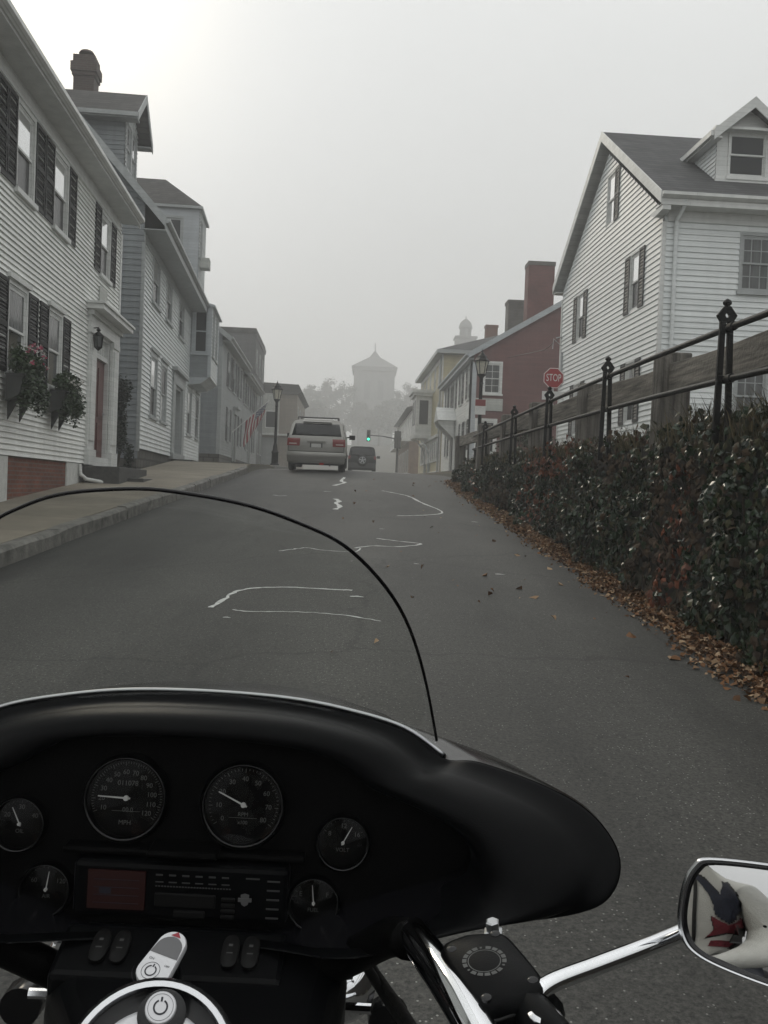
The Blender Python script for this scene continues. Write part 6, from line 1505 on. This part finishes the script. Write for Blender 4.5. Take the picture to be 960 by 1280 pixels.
# passing lamps and fork, wheels, tank and seat
for sg in (1,-1):
    X = M.Translation((sg*.172,1.19,.86))@M.Rotation(-PI/2,4,'X')
    mb = MB(); mb.lathe([(.004,-.05),(.028,-.044),(.042,-.026),(.047,0),(.05,.01),(.046,.018)],24,X); ls = mb.build('passing_lamp', MAT['chrome'], B, 60)
    mb = MB(); mb.tube([(sg*.19,1.17,.90),(sg*.14,1.15,.93),(sg*.09,1.1,.92)],.012,8); mb.tube([(sg*.17,1.12,.94),(sg*.175,1.13,.90)],.009,6); mb.lathe([(.018,0),(.018,.012),(.008,.02)],6,M.Translation((sg*.165,1.11,.94))); mb.tube([(sg*.14,1.13,.86),(sg*.21,1.12,.865)],.006,6); mb.build('lamp_bracket', MAT['chrome'], ls, 50)
    mb = MB(); mb.lathe([(.026,.004),(.027,.03),(.02,.04)],16,M.Translation((sg*.235,1.16,.82))@M.Rotation(-PI/2,4,'X')); mb.build('turn_signal', MAT['black_gloss'], B, 50)
    mb = MB(); mb.tube([(sg*.105,1.05,.92),(sg*.105,1.36,.33)],[.03,.028],12); mb.build('fork_leg', MAT['chrome_soft'], B, 180)
for yw in (1.36,-.30):
    zc_ = .31+.067*yw; X = M.Translation((0,yw,zc_))@M.Rotation(PI/2,4,'Y')
    mb = MB(); mb.lathe([(.21,-.055),(.27,-.065),(.305,-.045),(.318,0),(.305,.045),(.27,.065),(.21,.055)],36,X); wl = mb.build('wheel', MAT['rubber'], B, 50)
    mb = MB(); mb.lathe([(.21,-.04),(.2,-.03),(.2,.03),(.21,.04)],28,X); mb.lathe([(.05,-.07),(.05,.07)],14,X)
    for k in range(9):
        a = k*2*PI/9; mb.tube([X@V((.04*math.cos(a),.04*math.sin(a),0)),X@V((.205*math.cos(a),.205*math.sin(a),0))],.012,6)
    mb.build('rim', MAT['chrome_soft'], wl, 50)
    mb = MB(); rows = []
    for k in range(15):
        a = rad(20)+rad(170)*k/14 if yw > 0 else rad(-5)+rad(150)*k/14
        rows.append([(x*.085,yw-.345*f*math.cos(a),zc_+.345*f*math.sin(a)) for x,f in ((-1,.8),(-1,.97),(-.6,1.03),(0,1.05),(.6,1.03),(1,.97),(1,.8))])
    mb.loft(rows, closed=False); fd = mb.build('fender', MAT['black_gloss'], B, 180); sm = fd.modifiers.new('t','SOLIDIFY'); sm.thickness = .004
mb = MB(); rows = []
for (y,w,zt,zb_) in ((.66,.05,.90,.80),(.6,.12,.94,.74),(.5,.165,.965,.70),(.35,.18,.955,.68),(.18,.155,.91,.68),(.05,.10,.85,.69),(.0,.04,.80,.72)):
    rows.append([(w*math.cos(a),y,(zt+zb_)/2+(zt-zb_)/2*math.sin(a)) for a in [2*PI*q/20 for q in range(20)]])
mb.loft(rows, cap0=True, cap1=True); mb.build('fuel_tank', MAT['black_gloss'], B, 180)
mb = MB(); rows = []
for (y,w,zt) in ((.06,.08,.78),(-.05,.13,.76),(-.2,.18,.73),(-.38,.19,.73),(-.48,.17,.80),(-.6,.15,.83),(-.8,.13,.83),(-.86,.10,.81)):
    rows.append([(w*math.cos(a),y,zt-.055+.06*math.sin(a)) for a in [2*PI*q/18 for q in range(18)]])
mb.loft(rows, cap0=True, cap1=True); mb.build('seat', MAT['black_matte'], B, 180)
mb = MB(); mb.box(-.16,.05,.28,.16,.55,.62); mb.tube([(0,.25,.5),(0,.1,.74)],[.09,.08],14); mb.tube([(0,.3,.5),(0,.52,.72)],[.09,.08],14); mb.build('engine', MAT['chrome_soft'], B, 40, bevel=.03)
mb = MB(); mb.tube([(.12,.5,.62),(.2,.55,.4),(.2,.2,.25),(.19,-.6,.27)],[.025,.025,.028,.045],12); mb.build('exhaust', MAT['chrome'], B, 180)
# ------------------------------------------------------------------ rider (behind the camera, seen in the mirror)
P_ = empty('person',(-.17,-.36,.70),0,'rider in a white jacket with star emblem, reflected in the motorcycle mirror','person'); ZB[P_.name] = .70
J, E_, Rr = [], [], []
def jt(p, r, parent=None):
    J.append(V(p)); Rr.append(r if isinstance(r,tuple) else (r,r)); 
    if parent is not None: E_.append((parent,len(J)-1))
    return len(J)-1
pel = jt((0,-.02,.86),(.17,.13)); sp1 = jt((0,-.01,1.02),(.165,.115),pel); sp2 = jt((0,.03,1.2),(.205,.125),sp1); sp3 = jt((0,.05,1.36),(.17,.11),sp2); nk = jt((0,.07,1.47),(.062,.062),sp3); hd0 = jt((0,.09,1.54),(.075,.085),nk); hd1 = jt((0,.10,1.62),(.082,.10),hd0); hd2 = jt((0,.095,1.70),(.06,.075),hd1)
for sg in (1,-1):
    sh = jt((sg*.19,.05,1.385),(.08,.08),sp3); el = jt((sg*.27,.05,1.12),(.062,.062),sh); fo_ = jt((sg*.25,.22,1.0),(.045,.045),el); wr = jt((sg*.19,.34,.925),(.032,.026),fo_); pa = jt((sg*.165,.40,.905),(.042,.02),wr)
    for k in range(4):
        b = pa; l_ = (.9,1.,.95,.75)[k]
        x0 = sg*(.165-.026+.017*k) if True else 0
        k1 = jt((x0-sg*.004,.435,.905),(.010,.010),pa); k2 = jt((x0-sg*.006,.435+.035*l_,.893),(.0095,.0095),k1); k3 = jt((x0-sg*.008,.435+.055*l_,.872),(.0082,.0082),k2)
    t1 = jt((sg*.130,.385,.892),(.012,.012),wr); t2 = jt((sg*.112,.415,.885),(.010,.010),t1); t3 = jt((sg*.108,.44,.873),(.009,.009),t2)
    hp = jt((sg*.11,.03,.82),(.12,.11),pel); kn = jt((sg*.27,.42,.83),(.075,.075),hp); an = jt((sg*.30,.28,.20),(.045,.05),kn); ft = jt((sg*.30,.36,.07),(.05,.04),an); to = jt((sg*.31,.50,.06),(.045,.03),ft)
me = bpy.data.meshes.new('rider'); me.from_pydata([v for v in J],E_,[]); ob = bpy.data.objects.new('rider_build',me); COL.objects.link(ob)
sk = ob.modifiers.new('s','SKIN'); sk.use_smooth_shade = True; sb = ob.modifiers.new('d','SUBSURF'); sb.levels = sb.render_levels = 2
for i, sv in enumerate(me.skin_vertices[0].data): sv.radius = Rr[i]; sv.use_root = (i == 0)
dg = bpy.context.evaluated_depsgraph_get(); ev = ob.evaluated_get(dg); m2 = bpy.data.meshes.new_from_object(ev); bpy.data.objects.remove(ob)
pm('jacket_white', (.60,.60,.56), .6, var=.12, vscale=14, bump=.3, bscale=220); pm('jeans', (.02,.024,.035), .8, var=.2, vscale=30); pm('skin', (.36,.2,.14), .5); pm('boot_black', (.012,.012,.012), .4); pm('hair_brown', (.03,.02,.014), .6)
for n_ in ('jacket_white','jeans','skin','boot_black'): m2.materials.append(MAT[n_])
def seg_d(c, i, j):
    a_, b_ = J[i], J[j]; ab = b_-a_; t_ = max(0,min(1,(c-a_).dot(ab)/ab.length_squared)); r_ = (sum(Rr[i])*(1-t_)+sum(Rr[j])*t_)/2
    return (c-a_-ab*t_).length-r_
def bone_kind(i, j):
    pz, y = J[j].z, J[j].y
    if (i, j) in ((pel,sp1),(sp1,sp2),(sp2,sp3)) or i == sp3 and j != nk: return 0
    if j in arm_j: return 0
    if j in leg_j: return 1
    if j in foot_j: return 3
    return 2
arm_j, leg_j, foot_j = set(), set(), set()
for i, j in E_:
    if i == sp3 and j != nk: arm_j.add(j)
    elif i in arm_j and len(arm_j) and J[j].y < .36 and J[j].z > .9 and Rr[j][0] > .03: arm_j.add(j)
    elif i == pel and j != sp1 or (i in leg_j and J[j].z > .1): leg_j.add(j)
    elif i in leg_j or i in foot_j: foot_j.add(j)
for p in m2.polygons:
    c = p.center
    p.material_index = min((seg_d(c,i,j),bone_kind(i,j)) for i,j in E_)[1]
    if c.z < .16: p.material_index = 3
    p.use_smooth = True
bv = BVHTree.FromPolygons([v.co.copy() for v in m2.vertices],[tuple(p.vertices) for p in m2.polygons])
for v in m2.vertices: v.co.z -= .70
body = bpy.data.objects.new('body',m2); COL.objects.link(body); body.parent = P_
def onbody(x, z, o=.006):
    h = bv.ray_cast(V((x,1.2,z)),V((0,-1,0)))
    return (h[0]+h[1]*o) if h[0] else V((x,.15,z))
def decal(name, poly, mat, o=.006, cells=14):
    m = MB(); xs = [p[0] for p in poly]; zs = [p[1] for p in poly]
    def inside(x,z):
        c = False; j = len(poly)-1
        for i in range(len(poly)):
            xi,zi = poly[i]; xj,zj = poly[j]
            if (zi>z)!=(zj>z) and x < (xj-xi)*(z-zi)/(zj-zi)+xi: c = not c
            j = i
        return c
    n_ = cells; dx = (max(xs)-min(xs))/n_; dz = (max(zs)-min(zs))/n_
    for a in range(n_):
        for b in range(n_):
            x, z = min(xs)+a*dx, min(zs)+b*dz
            if inside(x+dx/2,z+dz/2): m.poly([onbody(x,z,o),onbody(x+dx,z,o),onbody(x+dx,z+dz,o),onbody(x,z+dz,o)])
    return m.build(name,MAT[mat],P_,180)
pm('emblem_navy',(.014,.018,.035),.6,var=.5,vscale=90); pm('emblem_red',(.16,.018,.028),.6,var=.4,vscale=70)
E0 = (.105,1.22)
sh_ = lambda P: [(E0[0]+x*1.25,E0[1]+z*1.25) for x,z in P]
navy = [(-.10,.115),(-.045,.10),(.0,.055),(.02,.12),(.055,.145),(.075,.10),(.065,.02),(.03,-.02),(-.015,.0),(-.04,.05)]
redp = [(-.03,-.005),(.03,-.025),(.06,.0),(.075,-.07),(.02,-.06),(-.045,-.10),(-.02,-.05)]
tail = [(.045,-.06),(.06,-.065),(.058,-.12),(.03,-.19),(.022,-.185),(.044,-.12)]
gr = lambda P,k: [(x*k,z*k) for x,z in P]
decal('jacket_emblem_outline',sh_(gr(navy,1.1)),'boot_black',.005,36); decal('jacket_emblem_outline',sh_(gr(redp,1.14)),'boot_black',.005,36)
decal('jacket_emblem',sh_(navy),'emblem_navy',.008,36); decal('jacket_emblem',sh_(redp),'emblem_red',.008,36); decal('jacket_emblem',sh_(tail),'boot_black',.007,30)
decal('jacket_zip',[(-.008,.93),(.008,.93),(.008,1.44),(-.008,1.44)],'boot_black',.006,24)
decal('jacket_patch',[(.07,1.0),(.15,1.0),(.15,1.06),(.07,1.06)],'emblem_red',.006,10)
# face and helmet
m = MB()
m.lathe([(.125,-.10),(.138,-.02),(.14,.05),(.12,.12),(.08,.16),(.03,.18)],24,M.Translation((0,.085,1.63)),1,1.12); m.build('helmet',MAT['black_gloss'],P_,180)
m = MB()
for sg in (-1,1): m.lathe([(.0,-.012),(.011,-.006),(.013,0),(.011,.006),(0,.012)],10,M.Translation((sg*.033,.195,1.605)))
m.build('eyes',MAT['sign_white'],P_,180)
m = MB(); m.prism([(-.014,.205,1.565),(.014,.205,1.565),(0,.195,1.605)],(0,.022,-.006)); m.prism([(-.026,.192,1.533),(.026,.192,1.533),(.02,.192,1.541),(-.02,.192,1.541)],(0,.006,0)); m.build('nose_and_mouth',MAT['skin'],P_)
# ------------------------------------------------------------------ air, sky, sun, camera
DENS = .0035
mb = MB(); mb.box(-128,-31,-9,128,399,62); hz = mb.build('haze', None or MAT['soil']); hz.data.materials.clear()
t = NT('haze_air'); t.n.remove(t.bs); pv = t.new('ShaderNodeVolumePrincipled'); pv.inputs['Color'].default_value = (.995,.998,.995,1); pv.inputs['Density'].default_value = DENS; pv.inputs['Anisotropy'].default_value = .2
t.link(pv.outputs[0], t.out.inputs['Volume']); hz.data.materials.append(t.m); tag(hz, kind='stuff')
OV = 12.8
SUN_EL, SUN_AZ = rad(27), rad(-21)      # azimuth from straight up the street, negative towards the left pavement
w = bpy.data.worlds.new('World'); scene.world = w; w.use_nodes = True; nt = w.node_tree
for n_ in list(nt.nodes): nt.nodes.remove(n_)
sky = nt.nodes.new('ShaderNodeTexSky'); sky.sky_type = 'NISHITA'; sky.sun_disc = False; sky.sun_elevation = SUN_EL; sky.sun_rotation = SUN_AZ; sky.air_density = 1.; sky.dust_density = 2.; sky.ozone_density = 1.
hs = nt.nodes.new('ShaderNodeHueSaturation'); hs.inputs['Saturation'].default_value = .22
# overcast: the sky brightens towards the zenith (1 + 2 sin elevation)
tc = nt.nodes.new('ShaderNodeTexCoord'); sx = nt.nodes.new('ShaderNodeSeparateXYZ'); nt.links.new(tc.outputs['Generated'], sx.inputs[0])
mr = nt.nodes.new('ShaderNodeMapRange'); mr.inputs['From Min'].default_value = 0; mr.inputs['From Max'].default_value = 1; mr.inputs['To Min'].default_value = OV*.37; mr.inputs['To Max'].default_value = OV*1.10
nt.links.new(sx.outputs['Z'], mr.inputs['Value'])
# faint cloud texture in the overcast
nz = nt.nodes.new('ShaderNodeTexNoise'); nz.inputs['Scale'].default_value = 2.2; nz.inputs['Detail'].default_value = 4; nt.links.new(tc.outputs['Generated'], nz.inputs['Vector'])
m1 = nt.nodes.new('ShaderNodeMapRange'); m1.inputs['From Min'].default_value = .3; m1.inputs['From Max'].default_value = .7; m1.inputs['To Min'].default_value = .95; m1.inputs['To Max'].default_value = 1.05; nt.links.new(nz.outputs['Fac'], m1.inputs['Value'])
mu = nt.nodes.new('ShaderNodeMath'); mu.operation = 'MULTIPLY'; nt.links.new(mr.outputs[0], mu.inputs[0]); nt.links.new(m1.outputs[0], mu.inputs[1])
cb = nt.nodes.new('ShaderNodeVectorMath'); cb.operation = 'SCALE'; cb.inputs[0].default_value = (.985,1.0,.99); nt.links.new(mu.outputs[0], cb.inputs['Scale'])
mx = nt.nodes.new('ShaderNodeMix'); mx.data_type = 'RGBA'; mx.inputs[0].default_value = .88
# the sun glowing warm through the cloud
sdv = (math.sin(SUN_AZ)*math.cos(SUN_EL), math.cos(SUN_AZ)*math.cos(SUN_EL), math.sin(SUN_EL))
dt = nt.nodes.new('ShaderNodeVectorMath'); dt.operation = 'DOT_PRODUCT'; dt.inputs[1].default_value = sdv; nt.links.new(tc.outputs['Generated'], dt.inputs[0])
m0 = nt.nodes.new('ShaderNodeMath'); m0.operation = 'MAXIMUM'; m0.inputs[1].default_value = 0; nt.links.new(dt.outputs['Value'], m0.inputs[0])
pw = nt.nodes.new('ShaderNodeMath'); pw.operation = 'POWER'; pw.inputs[1].default_value = 130; nt.links.new(m0.outputs[0], pw.inputs[0])
gw = nt.nodes.new('ShaderNodeVectorMath'); gw.operation = 'SCALE'; gw.inputs[0].default_value = (6.5,5.2,2.9); nt.links.new(pw.outputs[0], gw.inputs['Scale'])
ag = nt.nodes.new('ShaderNodeVectorMath'); ag.operation = 'ADD'
bg = nt.nodes.new('ShaderNodeBackground'); bg.inputs['Strength'].default_value = .1
ou = nt.nodes.new('ShaderNodeOutputWorld')
nt.links.new(sky.outputs[0], hs.inputs['Color']); nt.links.new(hs.outputs[0], mx.inputs[6]); nt.links.new(cb.outputs[0], mx.inputs[7]); nt.links.new(mx.outputs[2], ag.inputs[0]); nt.links.new(gw.outputs[0], ag.inputs[1]); nt.links.new(ag.outputs[0], bg.inputs['Color']); nt.links.new(bg.outputs[0], ou.inputs['Surface'])
sd = bpy.data.lights.new('sun','SUN'); sd.energy = .6; sd.angle = rad(14); sd.color = (1,.91,.74); so = bpy.data.objects.new('sun',sd); COL.objects.link(so)
dirv = V((math.sin(SUN_AZ)*math.cos(SUN_EL), math.cos(SUN_AZ)*math.cos(SUN_EL), math.sin(SUN_EL)))
so.rotation_euler = dirv.to_track_quat('Z','Y').to_euler(); so.location = dirv*60
cam = bpy.data.cameras.new('camera'); co = bpy.data.objects.new('camera',cam); COL.objects.link(co); scene.camera = co
yaw, pit, rol = rad(1.3432), rad(-1.3353), rad(2.2)
f_ = V((math.sin(yaw)*math.cos(pit), math.cos(yaw)*math.cos(pit), math.sin(pit))); r_ = V((math.cos(yaw),-math.sin(yaw),0)); u_ = r_.cross(f_)
xr_ = r_*math.cos(rol)+u_*math.sin(rol); yu_ = -r_*math.sin(rol)+u_*math.cos(rol)
co.matrix_world = M(((xr_.x,yu_.x,-f_.x,0),(xr_.y,yu_.y,-f_.y,0),(xr_.z,yu_.z,-f_.z,1.5),(0,0,0,1)))
cam.sensor_fit = 'VERTICAL'; cam.sensor_height = 36.; cam.lens = 36.*1150/1280; cam.clip_start = .02; cam.clip_end = 2000
vs = scene.view_settings; vs.view_transform = 'Standard'; vs.look = 'None'; vs.exposure = 0.02; vs.gamma = 1.
scene.render.engine = 'CYCLES'; cy = scene.cycles
cy.max_bounces = 8; cy.diffuse_bounces = 3; cy.glossy_bounces = 4; cy.transmission_bounces = 4; cy.volume_bounces = 2; cy.transparent_max_bounces = 12; cy.use_denoising = True; cy.sample_clamp_indirect = 6.
